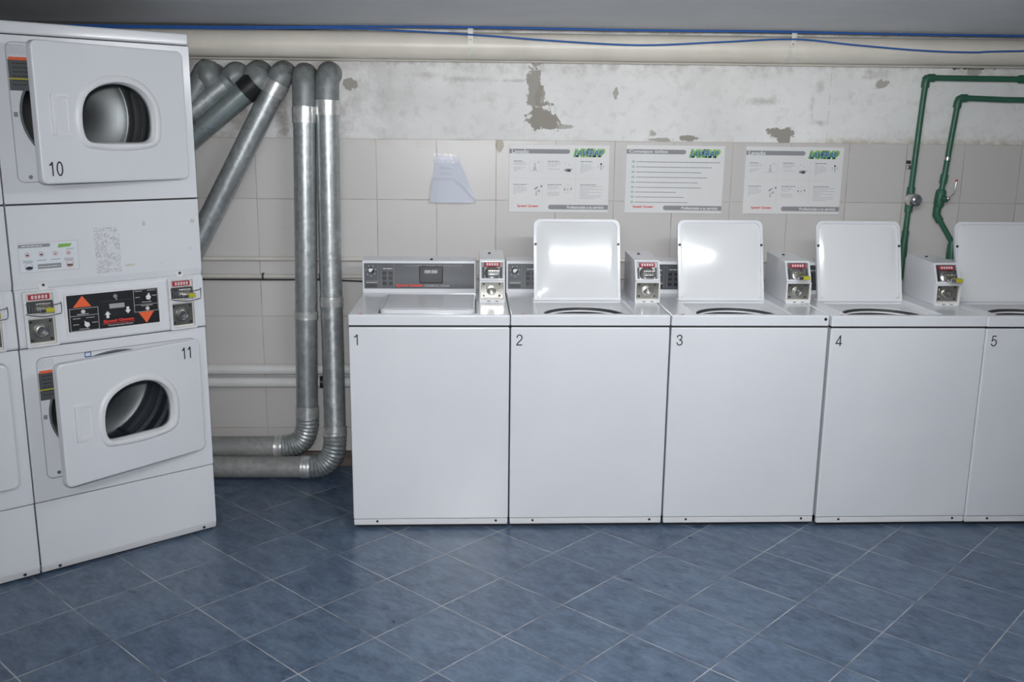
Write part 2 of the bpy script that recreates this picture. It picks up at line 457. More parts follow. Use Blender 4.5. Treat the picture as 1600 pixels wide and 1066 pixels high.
def rrect(x0, x1, z0, z1, r, n=6):
    pts = []
    for cx, cz, a0 in ((x1 - r, z1 - r, 0), (x0 + r, z1 - r, 90), (x0 + r, z0 + r, 180), (x1 - r, z0 + r, 270)):
        for k in range(n + 1):
            a = math.radians(a0 + 90 * k / n); pts.append((cx + r * math.cos(a), cz + r * math.sin(a)))
    return pts
def circle(cx, cz, r, n=40, rz=None):
    rz = rz or r
    return [(cx + r * math.cos(2 * PI * k / n), cz + rz * math.sin(2 * PI * k / n)) for k in range(n)]

def empty(name, loc=(0, 0, 0), rz=0, parent=None):
    o = bpy.data.objects.new(name, None); col.objects.link(o); o.empty_display_size = .1
    o.location = loc; o.rotation_euler = (0, 0, rz)
    if parent: o.parent = parent
    return o
def tag(o, label, cat, group=None):
    o['label'] = label; o['category'] = cat
    if group: o['group'] = group
    return o
def structure(o): o['kind'] = 'structure'; return o

# ------------------------------------------------------------------ the room
CEIL = 2.088; WY = .796
X0, X1, YF = -3.0, 4.6, -5.6
mb = MB(); mb.raw([(X0, YF, 0), (X1, YF, 0), (X1, .83, 0), (X0, .83, 0), (X0, YF, -.1), (X1, YF, -.1), (X1, .83, -.1), (X0, .83, -.1)],
                  [(0, 1, 2, 3), (7, 6, 5, 4), (0, 4, 5, 1), (1, 5, 6, 2), (2, 6, 7, 3), (3, 7, 4, 0)], 'floor')
structure(mb.build('floor', smooth=False))
mb = MB(); mb.box(X0, X1, YF, .83, CEIL, CEIL + .1, 'ceiling'); structure(mb.build('ceiling', smooth=False))
mb = MB(); mb.box(X0, X1, WY + .006, WY + .15, 0, CEIL, 'plaster'); wb = structure(mb.build('wall_back', smooth=False))
mb = MB(); mb.box(X0, X1, WY, WY + .006, 0, 1.596, 'tiles', .0015, 1); mb.build('tile_cladding', wb, smooth=False)
mb = MB(); mb.box(X0 - .1, X0, YF, .83, 0, CEIL, 'wall_paint'); structure(mb.build('wall_left', smooth=False))
mb = MB(); mb.box(X1, X1 + .1, YF, .83, 0, CEIL, 'wall_paint'); structure(mb.build('wall_right', smooth=False))
mb = MB(); mb.box(X0, X1, YF - .1, YF, 0, CEIL, 'wall_paint'); structure(mb.build('wall_front', smooth=False))
mb = MB(); mb.box(X0, X1, WY - .03, WY, 0, .075, 'brick', .004); structure(mb.build('baseboard_back'))

# ------------------------------------------------------------------ pipes on the wall
def pipe(name, pts, r, mat, label, cat='pipe', group=None, n=20):
    mb = MB(); mb.tube(pts, r, mat, n)
    return tag(mb.build(name, wn=False), label, cat, group)

big = pipe('drain_pipe', [(X0, .70, 2.002), (.5, .70, 2.008), (X1, .70, 2.014)], .0585, 'cream_pipe', 'thick cream pipe running along the wall just under the ceiling', n=32)
def strap(x, tilt):
    mb = MB(); pts = []
    prof = [(.70 + .0605 * math.cos(math.radians(a)), 2.010 + .0605 * math.sin(math.radians(a))) for a in range(-80, -271, -10)]
    prof = [(.655, CEIL - .002)] + [(.640, 2.055)] + [(.70 + .0605 * math.cos(math.radians(a)), 2.010 + .0605 * math.sin(math.radians(a))) for a in range(160, 290, 10)]
    vs = []; fs = []; w = .012
    for i, (y, z) in enumerate(prof):
        k = tilt * (z - 2.0)
        for dx, dy in ((-w, 0), (w, 0), (w, .0015), (-w, .0015)):
            vs.append((x + dx + k, y + (dy if i < 4 else 0) - (0.0015 if dy == 0 else 0), z - (0 if i < 3 else 0)))
    for i in range(len(prof) - 1):
        a = i * 4; b = a + 4
        for j in range(4): fs.append((a + j, a + (j + 1) % 4, b + (j + 1) % 4, b + j))
    fs += [(3, 2, 1, 0), (len(vs) - 4, len(vs) - 3, len(vs) - 2, len(vs) - 1)]
    mb.raw(vs, fs, 'strap')
    for (y, z), n in (((.634, 2.048), 1), ((.6385, 2.03), 1)):
        mb.lathe_y([(.0028, -.001), (.0028, .001)], x + tilt * (z - 2), z, 'screw', 8, y0=y - .002)
    o = mb.build('strap', big, wn=False); o['label'] = 'perforated metal hanger strap'
strap(.489, 0); strap(1.93, .14)
pipe('conduit', [(X0, .772, 1.950), (.5, .772, 1.958), (X1, .772, 1.962)], .015, 'cream_pipe', 'thin cream pipe tucked under the thick ceiling pipe')
pipe('white_pipe', [(X0, .768, .497), (3.4, .768, .499)], .0265, 'white_pipe', 'upper of two white pipes low on the wall behind the ducts')
lowp = pipe('white_pipe', [(X0, .768, .432), (3.4, .768, .434)], .0265, 'white_pipe', 'lower of two white pipes low on the wall behind the ducts')
mb = MB(); mb.tube([(-.240, .768, .433), (-.190, .768, .433)], .030, 'black', 20); mb.build('coupling', lowp)['label'] = 'black rubber coupling'
pipe('wall_pipe', [(X0, .784, 1.034), (3.4, .784, 1.034)], .0110, 'ledge_pipe', 'thin beige pipe on the tiled wall, upper of the pair at panel height', n=12)
wp = pipe('wall_pipe', [(X0, .784, .950), (3.4, .784, .950)], .0105, 'ledge_pipe', 'thin beige pipe on the tiled wall, lower of the pair, with black clips', n=12)
for x in (-.497, -.228):
    mb = MB(); mb.box(x - .004, x + .004, .770, WY, .938, .966, 'screw', .001, 1); mb.build('pipe_clip', wp)
pipe('black_cable', [(X0, .779, .9335), (-.9, .779, .9345), (-.2, .779, .9345), (-.02, .765, .930), (.12, .70, .922), (.2, .66, .92)], .0038, 'black', 'thin black cable running under the lower beige wall pipe', 'cable', n=8)

def smooth_path(pts, k=8):
    """Catmull-Rom through the points"""
    P = [Vector(p) for p in pts]; P = [P[0] * 2 - P[1]] + P + [P[-1] * 2 - P[-2]]; out = []
    for i in range(1, len(P) - 2):
        a, b, c, d = P[i - 1:i + 3]
        for j in range(k):
            t = j / k
            out.append(.5 * ((2 * b) + (c - a) * t + (2 * a - 5 * b + 4 * c - d) * t * t + (3 * b - a - 3 * c + d) * t ** 3))
    out.append(P[-2]); return out
pipe('blue_cable', smooth_path([(X0, .66, 2.068), (-.8, .64, 2.068), (-.05, .64, 2.078), (.489, .65, 2.083), (1.2, .64, 2.080), (1.93, .65, 2.083), (2.6, .64, 2.079), (X1, .64, 2.08)], 5), .0048, 'blue_cable', 'straight blue cable along the edge of the ceiling', 'cable', n=8)
pipe('blue_cable', smooth_path([(X0, .63, 2.060), (-.8, .63, 2.060), (-.35, .62, 2.064), (0.0, .612, 2.066), (.489, .628, 2.050), (.84, .612, 2.028), (1.237, .611, 2.014), (1.6, .613, 2.032), (1.93, .6275, 2.050), (2.2, .613, 2.028), (2.5, .611, 2.008), (2.75, .611, 2.003), (3.0, .611, 2.012), (X1, .62, 2.045)], 6), .0038, 'blue_cable', 'loose blue cable sagging in front of the thick ceiling pipe', 'cable', n=8)

# ------------------------------------------------------------------ exhaust ducts
RD = .0525
def ribbed(pts, r, amp=.0025, n=24, per=2, sub=5):
    """a corrugated elbow: resampled path with alternating radius"""
    P = smooth_path(pts, sub * 2); rads = [r + (amp if (i // per) % 2 else -amp) for i in range(len(P))]
    return P, rads
def seg(o, name, pts, r, m, label=None):
    mb = MB(); mb.tube(pts, r, m, 28); q = mb.build(name, o, wn=False)
    if label: q['label'] = label
    return q
def band(o, a, b, r, m='foil', name='foil_tape'):
    mb = MB(); a = Vector(a); b = Vector(b); pts = [a.lerp(b, k / 6) for k in range(7)]
    rads = [r + rnd.uniform(.0030, .0042) for _ in pts]
    mb.tube(pts, r, m, 20, True, rads); return mb.build(name, o, wn=False)
def elbow(o, pts, r, m='duct_elbow', ribs=False, name='elbow'):
    mb = MB()
    if ribs:
        P, rads = ribbed(pts, r, .0022, 24, 1, 4); mb.tube(P, r, m, 28, True, rads)
    else: mb.tube(smooth_path(pts, 6), r, m, 28)
    return mb.build(name, o, wn=False)
DG = 'galvanised exhaust ducts'
# first upright duct (left of the pair): wall, down, along the floor to the dryers
d = tag(empty('exhaust_duct', (-.29, .69, .075)), 'upright galvanised duct left of the pair, elbow joining the upper floor duct', 'duct', DG)
def L(o, p): return tuple(Vector(p) - o.location)
def LP(o, ps): return [L(o, p) for p in ps]
elbow(d, LP(d, [(-.262, .80, 1.878), (-.262, .745, 1.876), (-.258, .70, 1.85), (-.256, .69, 1.80), (-.258, .69, 1.74)]), RD + .001)
seg(d, 'upright_pipe', LP(d, [(-.258, .69, 1.745), (-.275, .69, 1.06), (-.289, .69, .60), (-.296, .69, .29)]), RD - .001, 'duct')
elbow(d, LP(d, [(-.296, .69, .30), (-.298, .69, .235), (-.32, .69, .17), (-.37, .69, .138), (-.44, .69, .130)]), RD + .001, 'duct', True, 'ribbed_elbow')
seg(d, 'floor_pipe', LP(d, [(-.43, .69, .130), (-1.35, .69, .130)]), RD - .001, 'duct_dusty', 'dusty grey horizontal pipe')
band(d, L(d, (-.2585, .69, 1.735)), L(d, (-.260, .69, 1.665)), RD)
band(d, L(d, (-.283, .69, .80)), L(d, (-.284, .69, .765)), RD)
band(d, L(d, (-.295, .69, .335)), L(d, (-.296, .69, .285)), RD)
band(d, L(d, (-.42, .69, .130)), L(d, (-.455, .69, .130)), RD)
# second upright duct (right of the pair)
d = tag(empty('exhaust_duct', (-.16, .65, 0)), 'upright galvanised duct right of the pair, elbow joining the lower floor duct', 'duct', DG)
elbow(d, LP(d, [(-.152, .80, 1.885), (-.152, .745, 1.883), (-.153, .70, 1.855), (-.155, .69, 1.80), (-.155, .69, 1.75)]), RD + .001)
seg(d, 'upright_pipe', LP(d, [(-.155, .69, 1.76), (-.163, .69, 1.06), (-.161, .675, .60), (-.155, .615, .20)]), RD - .001, 'duct')
elbow(d, LP(d, [(-.156, .62, .23), (-.157, .605, .165), (-.175, .60, .105), (-.22, .60, .066), (-.29, .60, .058)]), RD + .001, 'duct', True, 'ribbed_elbow')
seg(d, 'floor_pipe', LP(d, [(-.28, .60, .058), (-.62, .615, .054), (-1.35, .63, .054)]), RD - .001, 'duct_dusty', 'dusty grey horizontal pipe')
band(d, L(d, (-.155, .69, 1.765)), L(d, (-.156, .69, 1.70)), RD)
band(d, L(d, (-.162, .684, .87)), L(d, (-.162, .683, .825)), RD)
band(d, L(d, (-.156, .624, .255)), L(d, (-.156, .617, .205)), RD)
band(d, L(d, (-.275, .60, .058)), L(d, (-.315, .60, .058)), RD)
# slanting ducts
def slant(top, mid, end, r, body, label, tape, tape_at, bend=.09):
    d = tag(empty('exhaust_duct', mid), label, 'duct', DG)
    t, m, e = Vector(top), Vector(mid), Vector(end); dr = (e - m).normalized()
    elbow(d, LP(d, [(t.x, .80, t.z), (t.x, .75, t.z), (t.x - .008, .71, t.z - .018), m - dr * .02, m + dr * .05]), r + .0008)
    seg(d, 'straight_pipe', LP(d, [m, e]), r - .001, body)
    a = m + dr * tape_at[0]; b = m + dr * tape_at[1]
    if tape: band(d, L(d, a), L(d, b), r, tape, 'foil_tape' if tape == 'foil' else 'black_tape')
    return d
slant((-.358, .70, 1.885), (-.372, .70, 1.845), (-1.09, .70, .54), RD, 'duct', 'long slanting galvanised duct nearest the upright pair', 'foil', (.005, .065))
slant((-.468, .70, 1.885), (-.475, .70, 1.838), (-1.25, .70, 1.203), RD + .002, 'duct_smooth', 'smooth dark grey slanting duct with a black tape band', 'black_tape', (-.005, .065))
slant((-.570, .72, 1.880), (-.575, .72, 1.862), (-1.25, .70, 1.32), RD - .002, 'duct', 'short slanting duct between the black-taped duct and the topmost one', None, (0, 1))
slant((-.675, .72, 1.872), (-.70, .72, 1.872), (-.80, .715, 1.71), RD, 'duct_elbow', 'grey duct elbow at the wall beside the top of the dryers', None, (0, 1))

# ------------------------------------------------------------------ green water pipes
def fit(o, a, b, r, m='green_pipe', name='fitting'):
    mb = MB(); mb.tube([a, b], r, m, 16); return mb.build(name, o, wn=False)
GY = .765
g = tag(empty('water_pipe', (2.60, GY, 1.0)), 'green water pipe with a round chrome valve cap, left of the two', 'pipe', 'green water pipes')
seg(g, 'pipe', LP(g, smooth_path([(X1, GY, 1.898), (3.0, GY, 1.898), (2.64, GY, 1.899), (2.622, GY, 1.895), (2.616, GY, 1.88), (2.606, GY, 1.67), (2.594, GY, 1.33), (2.589, GY, 1.19), (2.586, GY, .95)], 4)), .0132, 'green_pipe')
mb = MB(); mb.tube(LP(g, [(2.655, GY, 1.899), (2.63, GY, 1.899), (2.618, GY, 1.893), (2.6155, GY, 1.88), (2.6145, GY, 1.855)]), .0185, 'green_pipe', 16); mb.build('elbow', g, wn=False)
fit(g, L(g, (3.06, GY, 1.898)), L(g, (3.10, GY, 1.898)), .019)
mb = MB(); mb.tube(LP(g, [(2.5960, GY, 1.395), (2.5920, GY, 1.275)]), .0185, 'green_pipe', 16)
mb.build('valve_body', g, wn=False)
mb = MB(); mb.lathe_y([(0, -.075), (.014, -.073), (.026, -.066), (.032, -.054), (.034, -.04), (.034, -.02), (.02, -.012), (.016, 0)], 2.597 - 2.60, 1.335 - 1.0, 'chrome', 24); mb.build('valve_cap', g, wn=False)['label'] = 'round chrome valve cap'
mb = MB(); mb.tube(LP(g, [(2.590, GY, 1.185), (2.588, GY, 1.15)]), .0165, 'green_pipe', 16); mb.tube(LP(g, [(2.588, GY, 1.15), (2.586, GY, 1.128), (2.586, GY, 1.09), (2.586, GY, 1.06)]), .02, 'green_pipe', 16, True, [.0165, .018, .019, .019]); mb.build('coupling', g, wn=False)
g = tag(empty('water_pipe', (2.75, GY, 1.0)), 'green water pipe with a red-tipped lever valve, right of the two', 'pipe', 'green water pipes')
seg(g, 'pipe', LP(g, [(X1, GY, 1.796), (3.0, GY, 1.804), (2.80, GY, 1.810), (2.79, GY, 1.808), (2.782, GY, 1.80), (2.779, GY, 1.78), (2.762, GY, 1.583), (2.750, GY, 1.42), (2.735, GY, 1.30), (2.732, GY, 1.265), (2.820, GY, 1.135), (2.826, GY, 1.10), (2.826, GY, .95)]), .0132, 'green_pipe')
mb = MB(); mb.tube(LP(g, [(2.82, GY, 1.809), (2.795, GY, 1.809), (2.783, GY, 1.803), (2.7795, GY, 1.79), (2.777, GY, 1.765)]), .0185, 'green_pipe', 16); mb.build('elbow', g, wn=False)
mb = MB(); mb.tube(LP(g, [(2.733, GY, 1.300), (2.732, GY, 1.262), (2.752, GY, 1.233)]), .019, 'green_pipe', 16); mb.build('elbow', g, wn=False)
mb = MB(); mb.tube(LP(g, [(2.7585, GY, 1.536), (2.7575, GY, 1.522)]), .0175, 'chrome', 16); mb.build('pipe_clamp', g, wn=False)['label'] = 'chrome pipe clamp'
fit(g, L(g, (2.752, GY, 1.455)), L(g, (2.748, GY, 1.412)), .0178, name='coupling')
mb = MB(); P_ = [(2.745, GY, 1.385), (2.744, GY, 1.375), (2.741, GY, 1.345), (2.738, GY, 1.31), (2.736, GY, 1.296)]
mb.tube(LP(g, P_), .02, 'green_pipe', 16, True, [.017, .024, .025, .024, .018])
mb.tube(LP(g, [(2.742, GY - .015, 1.342), (2.752, GY - .045, 1.340)]), .014, 'green_pipe', 12); mb.build('valve_body', g, wn=False)
mb = MB(); mb.sphere(L(g, (2.758, GY - .048, 1.343)), .010, 'chrome')
mb.tube(LP(g, [(2.756, GY - .05, 1.345), (2.772, GY - .055, 1.362), (2.780, GY - .055, 1.37), (2.786, GY - .05, 1.405), (2.789, GY - .048, 1.424)]), .003, 'steel', 8); mb.build('lever', g, wn=False)['label'] = 'thin metal valve lever'
mb = MB(); mb.sphere(L(g, (2.789, GY - .048, 1.428)), .006, 'red_plastic'); mb.build('lever_tip', g)['label'] = 'red lever tip'
mb = MB(); mb.tube(LP(g, [(2.826, GY, 1.14), (2.826, GY, 1.12), (2.826, GY, 1.085), (2.826, GY, 1.05)]), .02, 'green_pipe', 16, True, [.016, .022, .024, .024]); mb.build('coupling', g, wn=False)
mb = MB(); mb.box(2.572, 2.590, .780, WY, 1.503, 1.518, 'screw', .002, 1); mb.box(2.574, 2.592, .776, WY, 1.478, 1.496, 'steel', .003, 2)
tag(mb.build('wall_bracket'), 'small metal bracket on the tiled wall beside the left green pipe', 'bracket')

# ------------------------------------------------------------------ posters and paper
def logo(parent, x0, x1, z0, z1, y, letters=True):
    mb = MB(); h = z1 - z0; w = x1 - x0
    mb.text('LAVERAP', x0, x0 + w * .90, z0, z1, y, 'green_ink', .25, .16)
    mb.poly([(x0 + w * .06, z0 + h * .2), (x0 + w * .86, z0 + h * .2), (x0 + w * .93, z1 - h * .2), (x0 + w * .14, z1 - h * .2)], y + .0001, 'green_ink')
    if letters:
        mb.text('LAVERAP', x0 + w * .05, x0 + w * .86, z0 + h * .20, z1 - h * .14, y - .0003, 'teal_ink', .25, .03)
        mb.text('LAVERAP', x0 + w * .04, x0 + w * .85, z0 + h * .15, z1 - h * .19, y - .0006, 'blue_ink', .25, .02)
    return mb.build('logo', parent, smooth=False)
def bar(parent, x0, x1, z0, z1, y, side, name):
    r = (z1 - z0) / 2; pts = []
    if side == 'r':
        pts = [(x0, z0)] + [(x1 - r + r * math.sin(math.radians(a)), z0 + r - r * math.cos(math.radians(a))) for a in range(0, 181, 20)] + [(x0, z1)]
    else:
        pts = [(x1, z0), (x1, z1)] + [(x0 + r - r * math.sin(math.radians(a)), z0 + r + r * math.cos(math.radians(a))) for a in range(0, 181, 20)]
    mb = MB(); mb.poly(pts, y, 'grey_ink'); return mb.build(name, parent, smooth=False)
def words(mb, x0, x1, z, h, y, m='grey_ink', gap=.0022, seed=1):
    """a line of unreadably small print: word-long strokes"""
    r = random.Random(seed); x = x0
    while x < x1 - .003:
        w = min(r.uniform(.006, .020), x1 - x); mb.quad(x, x + w, z, z + h, y, m); x += w + gap
def poster(loc, w, h, title, label, kind, tw, rot=0, skew=0):
    p = tag(empty('poster', loc), label, 'poster', 'instruction posters on the tiled wall')
    p.rotation_euler = (0, rot, 0)
    mb = MB(); mb.box(0, w, 0, .005, 0, h, 'board', .001, 1); mb.build('board', p)
    X = lambda u: u * w
    Z = lambda v: (1 - v) * h
    y = -.0006; y2 = -.0011
    bar(p, X(0.003), X(.605), Z(.128), Z(.062), y, 'r', 'header_bar')
    mb = MB(); mb.text(title, X(.028), X(.028 + tw), Z(.125 if kind == 1 else .128), Z(.068), y2, 'white_ink', 0, .012); mb.build('title', p, smooth=False)
    logo(p, X(.635), X(.975), Z(.175), Z(.05), y)
    mb = MB(); mb.text('Speed Queen', X(.085), X(.295), Z(.932), Z(.888), y, 'red_ink', 0, .03); mb.build('brand_name', p, smooth=False)
    bar(p, X(.395), X(.997), Z(.955), Z(.886), y, 'l', 'footer_bar')
    mb = MB(); mb.text('Profesionales a su servicio', X(.582), X(.955), Z(.942), Z(.898), y2, 'white_ink', .15, .02); mb.build('slogan', p, smooth=False)
    mb = MB(); q = MB()
    if kind == 1:
        for cx in (.335, .665): mb.quad(X(cx), X(cx) + .0006, Z(.84), Z(.21), y, 'pale_ink')
        mb.quad(X(.05), X(.95), Z(.497), Z(.497) + .0006, y, 'pale_ink')
        blocks = [(.045, .235, [.09, .13, .13, 0, .12, .09, .04]), (.385, .235, [.11, .13, .12, .08, 0, .13]), (.712, .235, [.12, .03, .10, .11, .13, .11, .09, .04]),
                  (.045, .58, [.13, .10, .13, .14, .13, .09, .03]), (.385, .58, [.14, .10, .12, .09, 0, .12, .12, .12]), (.712, .58, [.16, .23, .15, .22, .10, .22, .08, .22, .21, .15])]
        for cx in (0,): mb.build('grid_lines', p, smooth=False)
        for bi, (bx, bv, rows) in enumerate(blocks):
            mb = MB()
            for ri, L_ in enumerate(rows):
                if L_: words(mb, X(bx), X(bx + L_), Z(bv + ri * .0225 + .012), .0028 if ri else .0036, y, 'grey_ink' if ri in (0,) else 'pale_ink', seed=bi * 10 + ri)
            mb.build('text_block', p, smooth=False)
        def disc(cx, cv, r, m):
            q.poly(circle(X(cx), Z(cv), r, 14)[::1], y, m)
        # small pictures: person and window, folded clothes, coin slot, washing, clock, hand
        q = MB()
        q.quad(X(.20), X(.315), Z(.385), Z(.38), y, 'pale_ink'); q.poly([(X(.24), Z(.375)), (X(.275), Z(.375)), (X(.262), Z(.30)), (X(.250), Z(.30))], y, 'pale_ink'); disc(.257, .28, .005, 'pale_ink'); disc(.292, .255, .004, 'pale_ink')
        q.quad(X(.315), X(.3165), Z(.385), Z(.24), y, 'pale_ink'); q.quad(X(.20), X(.2015), Z(.385), Z(.24), y, 'pale_ink')
        q.build('pictogram', p, smooth=False)
        q = MB()
        q.poly(circle(X(.595), Z(.37), .021, 18, .008), y, 'grey_ink'); q.poly(circle(X(.598), Z(.375), .010, 14, .004), y2, 'ink'); q.poly(circle(X(.627), Z(.376), .006, 14, .005), y2, 'board')
        disc(.565, .265, .003, 'pale_ink'); disc(.60, .29, .003, 'pale_ink'); q.quad(X(.545), X(.546), Z(.36), Z(.27), y, 'pale_ink'); q.quad(X(.642), X(.643), Z(.36), Z(.27), y, 'pale_ink')
        q.build('pictogram', p, smooth=False)
        q = MB()
        disc(.918, .275, .0045, 'ink'); q.quad(X(.914), X(.922), Z(.355), Z(.285), y, 'grey_ink'); q.quad(X(.888), X(.892), Z(.335), Z(.29), y, 'grey_ink'); q.quad(X(.940), X(.944), Z(.335), Z(.29), y, 'grey_ink'); q.quad(X(.905), X(.935), Z(.365), Z(.36), y, 'pale_ink')
        q.build('pictogram', p, smooth=False)
        q = MB()
        q.poly([(X(.25), Z(.66)), (X(.27), Z(.66)), (X(.30), Z(.61)), (X(.27), Z(.625))], y, 'grey_ink'); disc(.325, .61, .005, 'grey_ink'); q.poly([(X(.265), Z(.75)), (X(.285), Z(.75)), (X(.28), Z(.68)), (X(.27), Z(.68))], y, 'pale_ink'); q.poly(circle(X(.30), Z(.68), .007, 12), y, 'pale_ink')
        q.build('pictogram', p, smooth=False)
        q = MB()
        q.plate(circle(X(.59), Z(.645), .020, 24), [circle(X(.59), Z(.645), .0185, 24)], y, y, 'pale_ink'); disc(.56, .655, .004, 'grey_ink'); disc(.59, .66, .003, 'grey_ink'); disc(.622, .645, .004, 'grey_ink'); q.quad(X(.588), X(.591), Z(.66), Z(.60), y, 'pale_ink')
        q.build('pictogram', p, smooth=False)
    else:
        rows = [(1295, 305), (1190, 370), (1070, 435), (1140, 500), (1020, 565), (1070, 630), (755, 690), (855, 753), (910, 820)]
        for i, (xe, yy) in enumerate(rows):
            mb = MB(); q = MB(); words(mb, X((232 - 100) / 1250), X((xe - 100) / 1250), Z((yy + 6 - 95) / 865), .0034, y, 'grey_ink', .0014, seed=40 + i)
            q.quad(X((175 - 100) / 1250), X((212 - 100) / 1250), Z((yy + 14 - 95) / 865), Z((yy - 14 - 95) / 865), y, 'teal_ink'); mb.build('text_line', p, smooth=False); q.build('check_mark', p, smooth=False)

    return p
PZ = 1.2615; PY = WY - .005
poster((.6705, PY, PZ - .0005), .474, .3145, 'Lavado', 'white poster headed Lavado over the lid of washer 2', 1, .165)
poster((1.222, PY, PZ), .470, .318, 'Consejos útiles', 'white poster of bulleted tips headed Consejos útiles, middle of three', 2, .39, math.radians(.3))
poster((1.793, PY, PZ - .001), .472, .3175, 'Lavado', 'white poster headed Lavado nearest the green pipes, over washers 3 and 4', 1, .17, math.radians(.2))

pn = tag(empty('paper_notice', (.30, WY, 1.31)), 'crumpled white sheet of paper taped to the tiled wall', 'paper')
def sheet(fn, nx=14, nz=14):
    vs = [fn(i / nx, j / nz) for j in range(nz + 1) for i in range(nx + 1)]
    fs = [(j * (nx + 1) + i, j * (nx + 1) + i + 1, (j + 1) * (nx + 1) + i + 1, (j + 1) * (nx + 1) + i) for j in range(nz) for i in range(nx)]
    return vs, fs
def lerp(a, b, t): return a + (b - a) * t
def crumple(u, v):   # u left-right, v bottom-top: lower part folded forward along a curved crease
    x = lerp(lerp(-.003, .024, v), lerp(.216, .128, v ** 1.15), u); z = lerp(-.006, .208, v)
    zc = .54 if u < .5 else .54 - .5 * ((u - .5) / .5) ** 2
    h = zc - v
    y = -.004 - (.020 * (1 - math.exp(-h * 16)) + .006 * math.sin(PI * u) if h > 0 else .006 * math.sin(PI * u) * math.exp(h * 5))
    w = max(0, 1 - ((u - .42) / .24) ** 2)
    for c_ in (.63, .76): y -= .006 * w * math.exp(-((v - c_) / .022) ** 2)
    y -= .014 * max(0, .16 - u) / .16 * (1 - v) * -.5
    return (x, y, z)
vs, fs = sheet(crumple, 48, 56); mb = MB(); mb.raw(vs, fs, 'paper'); mb.build('sheet', pn, wn=False)
vs, fs = sheet(lambda u, v: (lerp(.015, .132, u), -.008 - .002 * math.sin(u * 31 + v * 3) * math.sin(v * 9 + u * 4), lerp(.178, .222, v)), 18, 8)
mb = MB(); mb.raw(vs, fs, 'clear_tape'); mb.build('tape', pn, wn=False)['label'] = 'shiny clear tape'

# ------------------------------------------------------------------ coin meters
def coin_slide(case, xc, y, z, proj, yellow, k=1.0):
    """chrome coin chute sticking out towards the user"""
    a = .026 * k
    mb = MB()
    mb.box(xc - a - .004, xc + a + .004, y - .008, y + .01, z - .015, z + .015, 'steel', .003, 2)
    mb.tube([(xc, y - .006, z - .004), (xc, y - .012, z - .004)], .0, 'chrome', 8) if False else None
    for q in range(5): mb.box(xc - a + q * a * .42, xc - a + q * a * .42 + a * .24, y - .011, y - .007, z + .004, z + .012, 'chrome', .001, 1)
    mb.box(xc - a, xc + a, y - .008 - proj, y - .005, z - .012, z - .002, 'chrome', .002, 2)
    o = mb.build('coin_slide', case)
    if yellow:
        mb = MB(); mb.box(xc - a * .2, xc + a + .003, y - .014 - proj, y - .006 - proj * .5, z - .014, z + .001, 'yellow_ink', .002, 2)
        mb.build('slide_tag', case)['label'] = 'yellow tag'
        mb = MB(); mb.box(xc - a - .002, xc - a * .22, y - .012 - proj, y - .007 - proj, z - .014, z + .001, 'chrome', .002, 2); mb.build('slide_end', case)
    else:
        mb = MB(); mb.box(xc - a * .9, xc + a * .9, y - .012 - proj, y - .007 - proj, z - .014, z, 'chrome', .003, 3); mb.build('slide_end', case)
    return o
def price_strip(case, x0, x1, z0, z1, y):
    mb = MB(); mb.box(x0, x1, y, y + .004, z0, z1, 'price_red', .001, 1)
    n = 5; w = (x1 - x0) * .8 / n
    for k in range(n):
        a = x0 + (x1 - x0) * .14 + k * w
        mb.plate(rrect(a, a + w * .62, z0 + (z1 - z0) * .2, z1 - (z1 - z0) * .2, w * .2, 2), [rrect(a + w * .2, a + w * .42, z0 + (z1 - z0) * .38, z1 - (z1 - z0) * .38, w * .06, 2)], y - .0004, y - .0004, 'white_ink')
    o = mb.build('price_display', case, smooth=False); o['label'] = 'red strip of digits'; return o
def lock(case, xc, zc, y, half, plate, screws):
    mb = MB(); mb.box(xc - half, xc + half, y, y + .003, zc - half, zc + half, plate, .001, 1)
    mb.build('lock_plate', case)
    mb = MB(); r = half * .62
    mb.lathe_y([(0, -.010), (r * .18, -.0105), (r * .2, -.013), (r * .45, -.014), (r * .52, -.012), (r * .56, -.006), (r * .74, -.005), (r * .8, -.009), (r * .95, -.0085), (r, -.004), (r, 0)], xc, zc, 'steel', 28, y0=y)
    mb.build('lock_cylinder', case)
    for sx, sz in screws:
        mb = MB(); mb.lathe_y([(0, -.003), (half * .09, -.003), (half * .13, 0)], xc + sx * half * .78, zc + sz * half * .78, 'screw', 10, y0=y); mb.build('screw', case)

